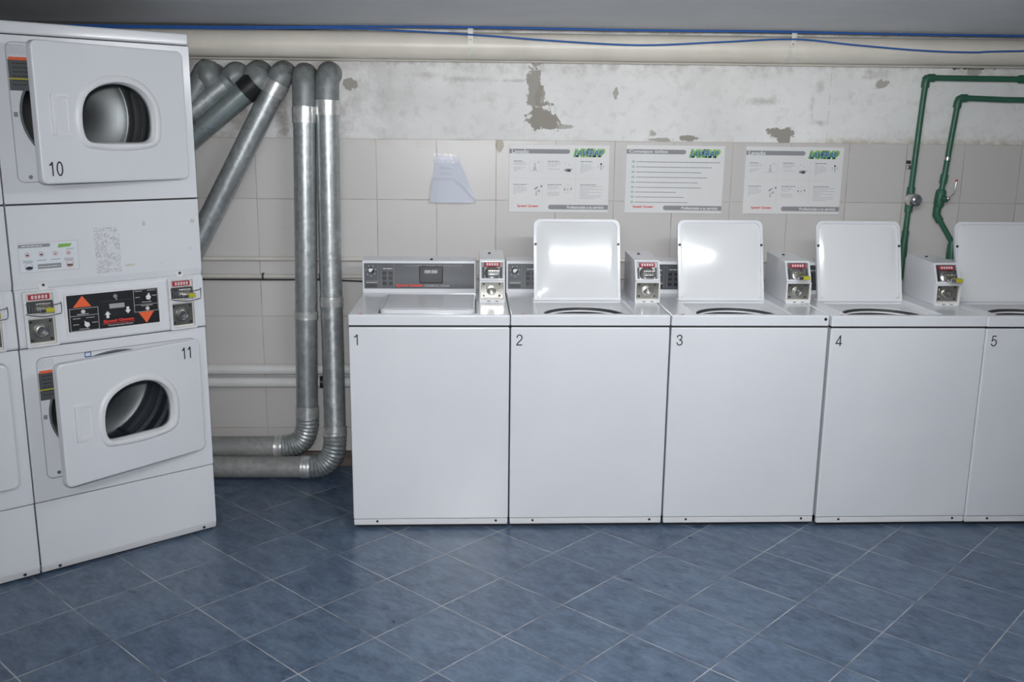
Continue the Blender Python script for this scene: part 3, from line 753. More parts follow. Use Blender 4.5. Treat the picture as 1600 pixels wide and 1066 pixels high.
# ------------------------------------------------------------------ washing machines
WW = .652; ZT = .914
def washer(k, x, y, rz, lid_open, lid_dx, coin_dx, coin_dy, label, proj, yellow, lid_yaw=0):
    w = tag(empty('washing_machine', (x, y, 0), rz), label, 'washing machine', 'row of white top-loading washing machines')
    W = WW - .003; D = .665
    mb = MB(); mb.box(.003, W - .003, .012, D, .036, .862, 'enamel', .004); mb.build('cabinet', w)
    mb = MB(); mb.box(.001, W - .001, 0, .014, .040, .862, 'enamel', .006, 3); mb.build('front_panel', w)
    mb = MB(); digits(mb, str(k), .022 if k > 1 else .020, .786, .049, -.0006, 'ink', .60); mb.build('number', w, smooth=False)['label'] = 'black number %d' % k
    mb = MB(); mb.box(.003, W - .003, .003, .02, .014, .0385, 'white_plastic', .002, 1); mb.build('base_strip', w)
    mb = MB(); mb.box(.012, W - .012, .016, D - .02, 0, .036, 'seam'); mb.build('gap_shade', w)['label'] = 'black box in place of the shade under the base strip'  # black box put in to give the shadow band below the cabinet
    for sx in (.10, W - .052):
        mb = MB(); mb.lathe_y([(0, -.002), (.005, -.002), (.006, .001)], sx, .030, 'screw', 10, y0=.0035); mb.build('screw', w)
    # top with the lid opening
    x0, x1, y0, y1 = .118 + lid_dx, .512 + lid_dx, .034, .405
    bm = bmesh.new()
    gx = [0, x0, x1, W]; gy = [-.002, y0, y1, D]; V = {}
    for i, a in enumerate(gx):
        for j, b in enumerate(gy):
            V[i, j] = bm.verts.new((a, b, ZT))
    for i in range(3):
        for j in range(3):
            if (i, j) != (1, 1): bm.faces.new((V[i, j], V[i + 1, j], V[i + 1, j + 1], V[i, j + 1]))
    r = bmesh.ops.extrude_face_region(bm, geom=bm.faces[:])
    for v in [g_ for g_ in r['geom'] if isinstance(g_, bmesh.types.BMVert)]: v.co.z = ZT - .043
    bmesh.ops.recalc_face_normals(bm, faces=bm.faces[:])
    rim = [e for e in bm.edges if all(v.co.z > ZT - .001 for v in e.verts) and e.calc_face_angle(0) > .5]
    rim += [e for e in bm.edges if abs(e.verts[0].co.z - e.verts[1].co.z) > .02]
    bmesh.ops.bevel(bm, geom=rim, offset=.007, segments=3, affect='EDGES', profile=.5)
    mb = MB(); mb.add(bm, 'enamel'); mb.build('top', w)
    mb = MB(); mb.box(.004, W - .004, .006, D - .01, .860, .8725, 'seam'); mb.build('top_seam', w)['label'] = 'dark gap under the top'
    # shallow well and tub
    cx = (x0 + x1) / 2
    hole = [(px, max(py, .044)) for px, py in circle(cx, .125, .170, 60, .178)]
    hole = [h_ for i, h_ in enumerate(hole) if i == 0 or h_ != hole[i - 1]]
    lowp_ = [h_ for h_ in hole if h_[1] <= .0441]; hole = [h_ for h_ in hole if h_[1] > .0441 or h_ in (min(lowp_), max(lowp_))]
    mb = MB(); mb.plate([(x0 - .006, y0 - .006), (x1 + .006, y0 - .006), (x1 + .006, y1 + .006), (x0 - .006, y1 + .006)], [hole], 0, .003, 'white_plastic')
    rot = Matrix(((1, 0, 0, 0), (0, 0, 1, 0), (0, -1, 0, ZT - .021), (0, 0, 0, 1))); mb.xform(rot); mb.build('lid_well', w)
    mb = MB(); n = len(hole); vs = []; fs = []
    for zz in (ZT - .024, ZT - .037, ZT - .30):
        for hx, hy in hole: vs.append((hx, hy, zz))
    for j in range(2):
        for i in range(n): fs.append((j * n + i, j * n + (i + 1) % n, (j + 1) * n + (i + 1) % n, (j + 1) * n + i))
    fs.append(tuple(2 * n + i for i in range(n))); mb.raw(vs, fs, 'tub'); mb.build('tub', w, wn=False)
    ring = [(cx + (hx - cx) * k_, .15 + (hy - .15) * k_, ZT - dz) for k_, dz in ((.995, .0375), (.985, .036), (.965, .040), (.955, .09)) for hx, hy in hole]
    mb = MB(); mb.raw(ring, [(j * n + i, j * n + (i + 1) % n, (j + 1) * n + (i + 1) % n, (j + 1) * n + i) for j in range(3) for i in range(n)], 'white_plastic'); mb.build('tub_ring', w, wn=False)
    # lid: local x across, local y from the hinge (0) to the front edge (-LL), z up
    LL = .362; lw = .385
    mb = MB(); bm = bmesh.new()
    nx, ny = 20, 18
    def lidz(a, b):   # gentle dish of the pressed sheet
        return .0
    # pan: the outer sheet with turned-over rim and rounded front corners
    pts = [(-lw / 2, 0), (lw / 2, 0)] + [(lw / 2 - .03 + .03 * math.cos(math.radians(a)), -LL + .03 - .03 * math.sin(math.radians(a))) for a in range(0, 91, 15)] + [(-lw / 2 + .03 - .03 * math.sin(math.radians(a)), -LL + .03 - .03 * math.cos(math.radians(a))) for a in range(0, 91, 15)]
    inn = [(px * (1 - .012 / (lw / 2)), -LL / 2 + (py + LL / 2) * (1 - .012 / (LL / 2))) for px, py in pts]
    t2 = MB(); t2.plate(pts[::-1], [], .012, .014, 'enamel'); t2.plate(pts[::-1], [inn], -.004, .013, 'enamel')
    for v in t2.v: v.x, v.y, v.z = v.x, v.z, v.y
    lid_rot = (0, 0, 0); lid_loc = (cx, y1 - .006, ZT + .001)
    if lid_open:
        lid_rot = (-math.radians(105.8), 0, lid_yaw); lid_loc = (cx, y1 - .012, ZT - .008)
    t2.f = [f[::-1] for f in t2.f]
    lid = t2.build('lid', w, lid_loc, lid_rot, wn=False)
    # inner liner, softly bowed so that it catches the lamp
    vs = []; fs = []; n1, n2 = 24, 20
    for j in range(n2 + 1):
        for i in range(n1 + 1):
            a = i / n1 * 2 - 1; b = j / n2 * 2 - 1
            px = a * (lw / 2 - .011); py = -LL / 2 + b * (LL / 2 - .011)
            q = (1 - a * a) * (1 - b * b); e = (1 - a ** 8) * (1 - b ** 8)
            # clip the front corners to the rounded rim
            if py < -LL + .03 + .0 and abs(px) > lw / 2 - .03:
                ex = abs(px) - (lw / 2 - .03); ey = (-LL + .03) - py; h = math.hypot(ex, ey)
                if h > .02: px = math.copysign(lw / 2 - .03 + ex * .02 / h, px); py = -LL + .03 - ey * .02 / h
            vs.append((px, py, -.003 + .008 * (1 - e) - .0035 * q))
    for j in range(n2):
        for i in range(n1):
            p0 = j * (n1 + 1) + i; fs.append((p0, p0 + n1 + 1, p0 + n1 + 2, p0 + 1))
    mb = MB(); mb.raw(vs, fs, 'liner'); mb.build('lid_liner', lid, wn=False)
    for s_ in (-1, 1):
        mb = MB(); mb.lathe_y([(0, -.004), (.0055, -.004), (.006, 0)], 0, 0, 'screw', 12)
        mb.xform(Matrix.Translation((s_ * (lw / 2 - .008), -LL * .69, -.0045)) @ Matrix.Rotation(PI / 2, 4, 'X')); mb.build('bumper', lid)
        mb = MB(); mb.lathe_y([(0, -.004), (.0045, -.004), (.005, 0)], 0, 0, 'cream_plastic', 12)
        mb.xform(Matrix.Translation((s_ * (lw / 2 - .020), -.016, -.0015)) @ Matrix.Rotation(PI / 2, 4, 'X')); mb.build('hinge_pin', lid)
    if not lid_open:   # raised pressing on the outside of the closed lid
        mb = MB(); bm = bmesh.new(); bmesh.ops.create_cube(bm, size=1)
        for v in bm.verts:
            tp = v.co.z > 0
            v.co = Vector(((v.co.x) * (lw - (.034 if tp else .012)), -LL / 2 + v.co.y * (LL - (.034 if tp else .012)), .0165 if tp else .0135))
        bmesh.ops.bevel(bm, geom=bm.edges[:], offset=.0012, segments=2, affect='EDGES')
        mb.add(bm, 'enamel'); mb.build('lid_pressing', lid)
    # control panel at the back
    pl, pr = -.001, .516
    cp = MB(); cp.prism_x([(.540, .912), (.545, 1.056), (.552, 1.061), (.640, 1.068), (.655, .912)], pl, pr, 'enamel', .004, 2); cp = cp.build('control_panel', w)
    tl = math.atan2(.005, .144)
    def P(mbx): # from the flat panel frame (x, depth, height over .912) to the leaning face
        return mbx.xform(Matrix.Translation((0, .540, .912)) @ Matrix.Rotation(-tl, 4, 'X'))
    f0, f1, h0, h1 = .0085, .5065, .020, .1355
    mb = MB(); mb.plate(rrect(f0 - .006, f1 + .006, h0 - .006, h1 + .005, .006, 3), [rrect(f0, f1, h0, h1, .003, 3)], -.004, .002, 'enamel'); P(mb).build('panel_frame', cp)
    mb = MB(); mb.box(f0 - .001, f1 + .001, -.0008, .002, h0 - .001, h1 + .001, 'panel_grey'); P(mb).build('panel_face', cp, smooth=False)['label'] = 'dark grey face plate'
    mb = MB(); ya = -.0012
    for lx in (.071, .084, .143): mb.quad(lx, lx + .0012, h0 + .006, h1 - .006, ya, 'panel_light')
    mb.quad(.012, .071, h0 + .0335, h0 + .0350, ya, 'panel_light'); mb.quad(.016, .066, h0 + .006, h0 + .022, ya, 'black')
    words(mb, .017, .066, h0 + .026, .0026, ya, 'white_ink', seed=3)
    words(mb, .094, .136, h1 - .026, .0028, ya, 'white_ink', seed=5)
    for a in range(7):
        an = math.radians(-90 + a * 52); mb.quad(.040 + .021 * math.cos(an) - .002, .040 + .021 * math.cos(an) + .002, h1 - .034 + .024 * math.sin(an) - .0025, h1 - .034 + .024 * math.sin(an) + .0025, ya, 'pale_ink')
    for xs, xe in ((.19, .27), (.29, .33), (.345, .355), (.37, .395), (.40, .455)): words(mb, xs, xe, h1 - .012, .0022, ya, 'panel_light', seed=int(xs * 100))
    P(mb).build('lettering', cp, smooth=False)
    for bx in (.100, .128):
        for bz in (h1 - .046, h1 - .068, h1 - .092):
            mb = MB(); mb.box(bx - .008, bx + .008, -.0025, 0, bz - .007, bz + .007, 'black', .0012, 1); P(mb).build('button', cp)
    mb = MB(); mb.text('Speed Queen', .152, .272, h0 + .006, h0 + .022, ya, 'red_ink', 0, .05); P(mb).build('brand_name', cp, smooth=False)['label'] = 'red lettering'
    mb = MB(); mb.text('COMMERCIAL WASHER', .280, .395, h0 + .009, h0 + .017, ya, 'pale_ink'); P(mb).build('panel_lettering', cp, smooth=False)
    mb = MB(); mb.box(.258, .364, -.006, 0, h0 + .025, h1 - .014, 'black', .004, 3); P(mb).build('display_module', cp)
    mb = MB(); mb.box(.281, .309, -.0068, -.005, h1 - .045, h1 - .030, 'display', .0006, 1); mb.box(.312, .340, -.0068, -.005, h1 - .045, h1 - .030, 'display', .0006, 1); P(mb).build('display', cp)
    mb = MB(); mb.lathe_y([(0, -.014), (.010, -.014), (.0125, -.011), (.0135, 0)], .040, h1 - .032, 'black', 24); P(mb).build('dial', cp)
    mb = MB(); mb.plate([(.0295, h1 - .030), (.032, h1 - .036), (.038, h1 - .040), (.0435, h1 - .036), (.053, h1 - .022), (.046, h1 - .023), (.034, h1 - .022)], [], -.019, -.013, 'white_ink'); P(mb).build('dial_pointer', cp)
    mb = MB(); mb.tube([(.313, .556, 1.060), (.313, .560, 1.0655)], .006, 'black', 12); mb.build('panel_lock', cp)
    # coin meter box
    cx0 = .529 + coin_dx; cw = .1085; cy = .296 + coin_dy; cd = .30
    case = MB(); case.prism_x([(cy + .006, .914), (cy + .002, 1.005), (cy + .042, 1.088), (cy + .05, 1.0935), (cy + cd, 1.104), (cy + cd, .914)], cx0, cx0 + cw, 'enamel', .003, 2)
    case = case.build('coin_meter', w)
    mb = MB(); mb.plate(rrect(cx0, cx0 + cw, .914, 1.008, .003, 2), [rrect(cx0 + .005, cx0 + cw - .005, .925, 1.001, .002, 2)], cy - .010, cy + .006, 'white_plastic'); mb.build('lower_frame', case)
    mb = MB(); mb.box(cx0 + .005, cx0 + cw - .005, cy + .0005, cy + .004, .922, 1.002, 'cream_plastic'); mb.build('recess_back', case)
    mb = MB(); mb.box(cx0 + .006, cx0 + cw - .006, cy - .002, cy + .001, .931, 1.000, 'lock_metal', .0008, 1); mb.build('recess_lining', case)
    lock(case, cx0 + cw * .46, .966, cy - .004, .034, 'lock_metal', ((-1.2, -.9), (1.35, -.9), (1.35, 1.0), (-1.2, 1.0)))
    for q in (.3, .62):
        mb = MB(); mb.box(cx0 + cw * q, cx0 + cw * q + .014, cy - .0108, cy - .009, .9175, .9205, 'screw', .0005, 1); mb.build('slot', case)
    # sloping upper window
    th = math.atan2(.040, .083); U = Matrix.Translation((0, cy + .002, 1.005)) @ Matrix.Rotation(-th, 4, 'X')
    hs = math.hypot(.040, .083)
    mb = MB(); mb.plate(rrect(cx0, cx0 + cw, .001, hs + .002, .003, 2), [rrect(cx0 + .007, cx0 + cw - .007, .010, hs - .005, .002, 2)], -.008, .004, 'enamel'); mb.xform(U).build('upper_frame', case)
    up = MB(); up.box(cx0 + .006, cx0 + cw - .006, -.0010, .001, .009, hs - .004, 'steel'); up.lathe_y([(0, -.012), (.018, -.011), (.030, -.006), (.034, 0)], cx0 + cw * .5, .034, 'steel', 28); up.box(cx0 + .012, cx0 + .020, -.004, 0, .012, hs - .03, 'drum_dark'); up.box(cx0 + cw - .020, cx0 + cw - .012, -.004, 0, .012, hs - .03, 'drum_dark'); up = up.xform(U).build('meter_face', case)
    strip = price_strip(case, cx0 + .020, cx0 + cw - .020, hs - .028, hs - .010, -.008); strip.matrix_basis = U
    zc = 1.005 + .036 * math.cos(th); yc = cy + .002 + .036 * math.sin(th)
    coin_slide(case, cx0 + cw * .56, yc - .010, zc, proj, yellow, .85)
    mb = MB(); mb.tube([(cx0 + .045, cy + .2, 1.098), (cx0 + .045, cy + .2, 1.1045)], .006, 'screw', 10); mb.build('top_lock', case)
    # small red mark on the top
    mb = MB(); mb.raw([(.036, .012, ZT + .0004), (.052, .012, ZT + .0004), (.058, .030, ZT + .0004), (.044, .022, ZT + .0004)], [(0, 1, 2, 3)], 'red_ink'); mb.build('red_mark', w, smooth=False)['label'] = 'small red mark'
    if k == 3:
        mb = MB(); mb.lathe_y([(0, -.002), (.006, -.002), (.007, .001)], W - .016, .898, 'black', 10, y0=-.002); mb.build('screw_hole', w)
    return w
washer(1, 0, 0, 0, False, 0, 0, 0, 'white washing machine numbered 1, lid closed, beside the upright ducts', .004, False)
washer(2, WW, 0, 0, True, -.004, .021, 0, 'white washing machine numbered 2 with its lid raised, between washers 1 and 3', .016, False, math.radians(0))
washer(3, 2 * WW + .001, -.002, 0, True, -.012, .028, -.006, 'white washing machine numbered 3 with its lid raised, between washers 2 and 4', .05, True)
washer(4, 3 * WW + .004, -.014, math.radians(.3), True, -.040, .014, -.045, 'white washing machine numbered 4 with its lid raised, under the green pipes', .06, True)
washer(5, 4 * WW - .0005, -.016, 0, True, -.055, .01, -.02, 'white washing machine numbered 5, cut off by the edge beside washer 4', .06, True)

# ------------------------------------------------------------------ stacked dryers
DA = math.radians(38.3744); DWD = .683
td = Vector((-math.cos(DA), -math.sin(DA), 0)); D0 = Vector((-.5654, .010, 0))
def dryer_door(dr, h, z0, ang, num, name, numpos):
    w = .578
    d_ = MB()
    win = [(-.139, .178), (-.138, .228), (-.150, .275), (-.185, .315), (-.235, .336), (-.290, .338), (-.345, .325), (-.390, .296), (-.412, .255), (-.418, .20), (-.412, .160), (-.395, .140), (-.36, .135), (-.28, .134), (-.20, .134), (-.168, .138), (-.147, .152)]
    if num == 11: win = [(x + .002, z - .004) for x, z in win]
    wl = [tuple(p)[:3] for p in smooth_path([(x, 0, z) for x, z in win + win[:1]], 3)][:-1]
    wl = [(p[0], p[2]) for p in wl]
    cxw = -.278; czw = .235
    def grow(k): 
        out = []
        for x, z in wl:
            v = Vector((x - cxw, z - czw)); v = v * (1 + k / v.length); out.append((cxw + v.x, czw + v.y))
        return out
    outer = rrect(-w, 0, 0, h, .022, 6); inner = [((x + w / 2) * (1 - .006 / (w / 2)) - w / 2, (z - h / 2) * (1 - .006 / (h / 2)) + h / 2) for x, z in outer]
    d_.plate(inner, [grow(.012)], -.032, -.004, 'enamel')
    # rounded rim
    n = len(outer); vs = [(x, -.032, z) for x, z in inner] + [((x + ix) / 2 + (x - ix) * .25, -.030, (z + iz) / 2 + (z - iz) * .25) for (x, z), (ix, iz) in zip(outer, inner)] + [(x, -.026, z) for x, z in outer] + [(x, -.003, z) for x, z in outer] + [(x, -.002, z) for x, z in inner]
    fs = []
    for j in range(4):
        for i in range(n): fs.append((j * n + i, j * n + (i + 1) % n, (j + 1) * n + (i + 1) % n, (j + 1) * n + i))
    d_.raw(vs, fs, 'enamel')
    door = d_.build(name, dr, (.683 - .048, -.003, z0), (0, 0, ang))
    # moulded window surround
    a, b = grow(.028), grow(-.002); n = len(wl); mid = grow(.014); mid2 = grow(.004)
    vs = [(x, -.032, z) for x, z in a] + [(x, -.037, z) for x, z in grow(.024)] + [(x, -.040, z) for x, z in mid] + [(x, -.037, z) for x, z in mid2] + [(x, -.022, z) for x, z in b] + [(x, -.004, z) for x, z in b]
    fs = []
    for j in range(5):
        for i in range(n): fs.append((j * n + i, (j + 1) * n + i, (j + 1) * n + (i + 1) % n, j * n + (i + 1) % n))
    mb = MB(); mb.raw(vs, fs, 'white_plastic'); mb.build('window_surround', door, wn=False)
    mb = MB(); mb.plate(grow(0), [], -.016, -.012, 'glass'); mb.build('window_glass', door, smooth=False)
    # recessed grip
    mb = MB(); hx0, hx1, hz0, hz1 = -.528, -.464, .160, .296
    pk = rrect(hx0 + .020, hx1 - .003, hz0 + .012, hz1 - .010, .010, 4)
    mb.plate(rrect(hx0, hx1, hz0, hz1, .006, 3), [pk], -.0365, -.031, 'white_plastic')
    np_ = len(pk)
    mb.raw([(x, -.0365, z) for x, z in pk] + [(hx0 + .024 + (x - hx0 - .020) * .9, -.022 - .012 * (x - hx0 - .02) / .044, z * .97 + .03 * (hz0 + hz1) / 2) for x, z in pk],
           [(q, (q + 1) % np_, np_ + (q + 1) % np_, np_ + q) for q in range(np_)] + [tuple(np_ + q for q in range(np_))], 'white_plastic')
    mb.box(hx0, hx0 + .014, -.040, -.034, hz0 + .002, hz1 - .002, 'white_plastic', .0025, 2)
    mb.build('handle', door)
    if num:
        mb = MB(); digits(mb, str(num), numpos[0], numpos[2], .052, -.0326, 'ink', .50, .50); mb.build('number', door, smooth=False)['label'] = 'black number %d' % num
    mb = MB(); mb.box(-.556, -.546, -.006, .004, h * .42, h * .5, 'black', .001, 1); mb.build('catch', door)
    for hz in (.06, h - .06):
        mb = MB(); mb.tube([(-.002, .0, hz - .03), (-.002, .0, hz + .03)], .004, 'steel', 10); mb.build('hinge', door, wn=False)
    return door
def drum_unit(dr, zc, cx, suffix):
    n = 48; mx = .331
    rings = [(.255, .211, .0035), (.247, .203, .0030), (.244, .200, .008), (.246, .202, .058)]
    mb = MB(); mb.raw([(mx + a * math.cos(2 * PI * k / n), y, zc + b * math.sin(2 * PI * k / n)) for a, b, y in rings for k in range(n)],
                      [(r * n + k, (r + 1) * n + k, (r + 1) * n + (k + 1) % n, r * n + (k + 1) % n) for r in range(3) for k in range(n)], 'gasket')
    mb.build('drum_collar', dr, wn=False)
    # drum wall with pressed ridges, then its steel back
    pr = [(.195, .055), (.285, .06)]; y = .08
    mb = MB(); prof = [(.256, .058), (.272, .060), (.280, .07)]
    while y < .33:
        prof += [(.281, y), (.281, y + .05), (.272, y + .056), (.272, y + .066), (.281, y + .072)]; y += .09
    prof += [(.281, .41)]
    vs = []; fs = []
    for r, yy in prof:
        for k in range(n): vs.append((cx + r * math.cos(2 * PI * k / n), yy, zc + r * math.sin(2 * PI * k / n)))
    for i in range(len(prof) - 1):
        for k in range(n): fs.append((i * n + k, (i + 1) * n + k, (i + 1) * n + (k + 1) % n, i * n + (k + 1) % n))
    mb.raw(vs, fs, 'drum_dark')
    for i in range(len(prof) - 1):
        if abs(prof[i][0] - .272) < 1e-4 and abs(prof[i + 1][0] - .272) < 1e-4:
            for k in range(n): mb.mi[i * n + k] = mb.idx('ridge')
    for a in (-65, 55, 175):
        an = math.radians(a); c_, s_ = math.cos(an), math.sin(an)
        pts = [(.281, -.03), (.235, -.008), (.235, .008), (.281, .03)]
        vv = []
        for yy in (.09, .39):
            for r, t_ in pts: vv.append((cx + r * c_ - t_ * s_, yy, zc + r * s_ + t_ * c_))
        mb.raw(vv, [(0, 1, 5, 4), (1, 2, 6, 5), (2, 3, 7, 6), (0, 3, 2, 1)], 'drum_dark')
    mb.build('drum', dr, wn=False)
    mb = MB(); pts = [(r_ * .02, .455 - .80 * (r_ * .02) ** 2) for r_ in range(13)] + [(.248, .405), (.281, .405)]
    vs = []; fs = []
    for r, yy in pts:
        for k in range(n): vs.append((r * math.cos(2 * PI * k / n), yy, r * math.sin(2 * PI * k / n)))
    for i in range(len(pts) - 1):
        for k in range(n): fs.append((i * n + k, i * n + (k + 1) % n, (i + 1) * n + (k + 1) % n, (i + 1) * n + k))
    mb.raw(vs, fs, 'drum_back'); mb.build('drum_back', dr, (cx, 0, zc), wn=False)['label'] = 'steel drum back'

def dryer_coin(dr, s0, s1):
    """coin unit set into the console; s measured from the right edge"""
    xa, xb = .683 - s1, .683 - s0; w = xb - xa; xm = (xa + xb) / 2
    m = MB(); m.plate(rrect(xa, xb, .869, 1.069, .004, 2), [rrect(xa + .008, xb - .008, .985, 1.062, .003, 2), rrect(xa + .010, xb - .008, .877, .975, .003, 2)], -.026, -.008, 'white_plastic')
    case = m.build('coin_meter', dr)
    m = MB(); m.box(xa + .007, xb - .007, -.0135, -.0105, .984, 1.063, 'cream_plastic'); m.box(xa + .009, xb - .007, -.0135, -.0105, .876, .976, 'cream_plastic'); m.build('recess_back', case)
    price_strip(case, xa + .018, xb - .018, 1.038, 1.057, -.020)
    m = MB(); m.box(xa + .012, xb - .010, -.022, -.012, .990, 1.033, 'drum_dark', .003, 2)
    for q in range(4): m.box(xa + .016 + q * .009, xa + .021 + q * .009, -.024, -.020, .993, 1.020, 'steel', .001, 1)
    m.build('meter_face', case)
    coin_slide(case, xm + .010, -.026, 1.012, .035, True, .8)
    lock(case, xm - .001, .926, -.016, .0415, 'dark_metal', ((-1, -1), (1, -1), (1, 1), (-1, 1)))
    m = MB(); za, zb = 1.026, .992
    m.tube(smooth_path([(xa + .004, -.022, za), (xa + .02, -.045, za - .003), (xm, -.075, za - .004), (xb - .004, -.073, za), (xb + .006, -.063, za + .002), (xb + .006, -.058, zb), (xb - .01, -.068, zb - .003), (xm, -.073, zb - .006), (xa + .015, -.045, zb - .004), (xa + .002, -.020, zb)], 4), .0016, 'wire', 6)
    m.build('wire_guard', case, wn=False)
    return case

def dryer_stack(origin, label, ang_up, ang_lo, nu, nl, detail=True):
    d = tag(empty('stacked_dryer', origin, DA), label, 'tumble dryer', 'stacked tumble dryers')
    W = DWD - .003; DD = .70
    # carcass: sides, back and shelves, open behind the fronts for the drums
    mb = MB()
    mb.box(.002, .012, .012, DD, .04, 1.936, 'enamel'); mb.box(W - .012, W - .002, .012, DD, .04, 1.936, 'enamel'); mb.box(.012, W - .012, DD - .01, DD, .04, 1.936, 'enamel')
    for z in (.04, .29, .92, 1.36): mb.box(.012, W - .012, .03, DD - .01, z, z + .008, 'enamel')
    mb.build('cabinet', d)
    mb = MB(); mb.box(.0, W, -.004, DD, 1.937, 1.979, 'enamel', .008, 3); mb.build('top_fascia', d)
    mb = MB(); mb.box(.004, W - .004, .008, .03, .28, 1.939, 'seam'); 
    mb = MB()   # dark joints between the front sections
    for z in (.283, .862, 1.369, 1.9335): mb.box(.003, W - .003, .006, .020, z - .004, z + .008, 'seam')
    mb.build('joint', d, smooth=False)['label'] = 'dark joint lines between the front panels'
    for tagn, z0, z1, sz0, sz1, zc in (('upper_front', 1.3735, 1.9335, 1.446, 1.911, 1.678), ('lower_front', .2875, .8620, .368, .8235, .606)):
        cx = .338
        mb = MB(); mb.plate(rrect(0, W, z0, z1, .004, 2), [rrect(.050, .636, sz0, sz1, .022, 6)], 0, .012, 'enamel'); f = mb.build(tagn, d)
        mb = MB(); mb.plate(rrect(.045, .641, sz0 - .005, sz1 + .005, .022, 6), [circle(.331, zc, .247, 48, .203)], .004, .008, 'enamel'); mb.build('door_seat', f)
        mb = MB(); mb.plate(rrect(.0485, .6375, sz0 - .0015, sz1 + .0015, .0235, 6), [rrect(.0505, .6355, sz0 + .0005, sz1 - .0005, .0215, 6)], -.0006, .004, 'grey_ink'); mb.build('seat_gap_shade', f)  # ring coloured grey for the shadow in the gap round the door
        # warning label and other small stickers on the door seat
        mb = MB(); a = .0536; b = .118; zt = sz1 - .056
        mb.box(a, b, .0032, .0042, zt - .102, zt, 'label_dark'); mb.quad(a + .003, b, zt - .002, zt + .008, .0030, 'orange_ink'); mb.quad(a, b, zt - .066, zt - .061, .0030, 'yellow_ink')
        for k in range(6): words(mb, a + .012, b - .004, zt - .014 - k * .014, .003, .0030, 'ink', seed=60 + k)
        mb.build('warning_label', f, smooth=False)['label'] = 'grey warning label with orange and yellow bands'
        mb = MB(); mb.quad(a - .004, b, zt + .014, zt + .052, .0036, 'sticker')
        for k in range(6): words(mb, a, b - .006, zt + .018 + k * .0055, .0022, .0032, 'pale_ink', seed=70 + k)
        mb.build('data_label', f, smooth=False)['label'] = 'small white data label'
        mb = MB(); mb.box(.0575, .0705, .0030, .0042, zc - .012, zc + .004, 'grey_ink'); mb.build('small_sticker', f, smooth=False)
        mb = MB(); mb.lathe_y([(0, -.003), (.006, -.003), (.0075, 0)], .092, sz0 + .017, 'steel', 14, y0=.004); mb.build('screw', f)
        if tagn == 'lower_front':
            mb = MB(); mb.plate(rrect(.217, .241, sz1 - .021, sz1 - .001, .002, 2), [rrect(.220, .238, sz1 - .017, sz1 - .004, .001, 2)], .0028, .004, 'blue_ink'); mb.quad(.220, .238, sz1 - .017, sz1 - .004, .0034, 'sticker'); mb.build('blue_sticker', f, smooth=False)['label'] = 'small blue-framed sticker'
        drum_unit(d, zc, cx, tagn)
    dryer_door(d, .464, 1.4465, ang_up, nu, 'upper_door', (-.554, -.500, .024))
    dryer_door(d, .455, .3685, ang_lo, nl, 'lower_door', (-.086, -.034, .383))
    # middle panel with a sloping lower lip
    mb = MB(); mb.prism_x([(-.004, 1.3675), (-.004, 1.100), (.004, 1.074), (.03, 1.074), (.03, 1.3675)], 0, W, 'enamel', .003, 2); mp = mb.build('middle_panel', d)
    for s in (.586, .092):
        mb = MB(); mb.lathe_y([(0, -.004), (.005, -.004), (.0055, .004)], .683 - s, 1.086, 'screw', 10, y0=.0); mb.lathe_y([(.006, -.002), (.017, -.001), (.018, .006)], .683 - s, 1.084, 'white_plastic', 20, y0=0); mb.build('screw', mp)
    # console
    mb = MB(); mb.prism_x([(.004, 1.074), (-.006, 1.062), (-.010, .875), (-.006, .866), (.03, .866), (.03, 1.074)], 0, W, 'enamel', .003, 2); cn = mb.build('console', d)
    bx0, bx1, bz0, bz1 = .683 - .517, .683 - .186, .906, 1.040; bw, bh = bx1 - bx0, bz1 - bz0
    yb = -.0125
    mb = MB(); mb.plate(rrect(bx0 - .008, bx1 + .008, bz0 - .008, bz1 + .008, .006, 3), [rrect(bx0, bx1, bz0, bz1, .003, 3)], -.0135, -.004, 'white_plastic'); mb.build('panel_frame', cn)
    mb = MB(); mb.box(bx0 - .001, bx1 + .001, yb, -.006, bz0 - .001, bz1 + .001, 'black'); pn_ = mb.build('black_panel', d, smooth=False); pn_['label'] = 'black control panel with orange arrows'
    A = lambda a: bx0 + a * bw
    B = lambda b: bz1 - b * bh
    y = yb - .0006
    mb = MB(); mb.poly([(A(.06), B(.34)), (A(.255), B(.34)), (A(.165), B(.03))], y, 'orange_ink'); mb.build('orange_arrow', pn_, smooth=False)['label'] = 'orange triangle pointing up'
    mb = MB(); mb.poly([(A(.94), B(.66)), (A(.765), B(.66)), (A(.85), B(.98))], y, 'orange_ink'); mb.build('orange_arrow', pn_, smooth=False)['label'] = 'orange triangle pointing down'
    mb = MB(); lw = .0016
    def frame(a0, a1, b0, b1, div):
        mb = MB()
        mb.plate([(A(a0), B(b1)), (A(a1), B(b1)), (A(a1), B(b0)), (A(a0), B(b0))], [[(A(a0) + lw, B(b1) + lw), (A(a1) - lw, B(b1) + lw), (A(a1) - lw, B(b0) - lw), (A(a0) + lw, B(b0) - lw)]], y, y, 'pale_ink')
        mb.quad(A(a0), A(a1), B(div), B(div) + lw, y, 'pale_ink'); mb.build('control_outline', pn_, smooth=False)
    frame(.02, .325, .37, .99, .58); frame(.72, .995, .01, .65, .45)
    for (a0, a1, b) in ((.05, .13, .655), (.19, .28, .655), (.05, .11, .82), (.25, .31, .80), (.11, .22, .95), (.10, .22, .545), (.74, .82, .07), (.88, .97, .07), (.74, .79, .24), (.93, .98, .22), (.81, .92, .39), (.80, .93, .49)):
        words(mb, A(a0), A(a1), B(b), .0024, y, 'pale_ink', .001, seed=int(a0 * 100 + b * 10))
    mb.build('lettering', pn_, smooth=False); mb = MB()
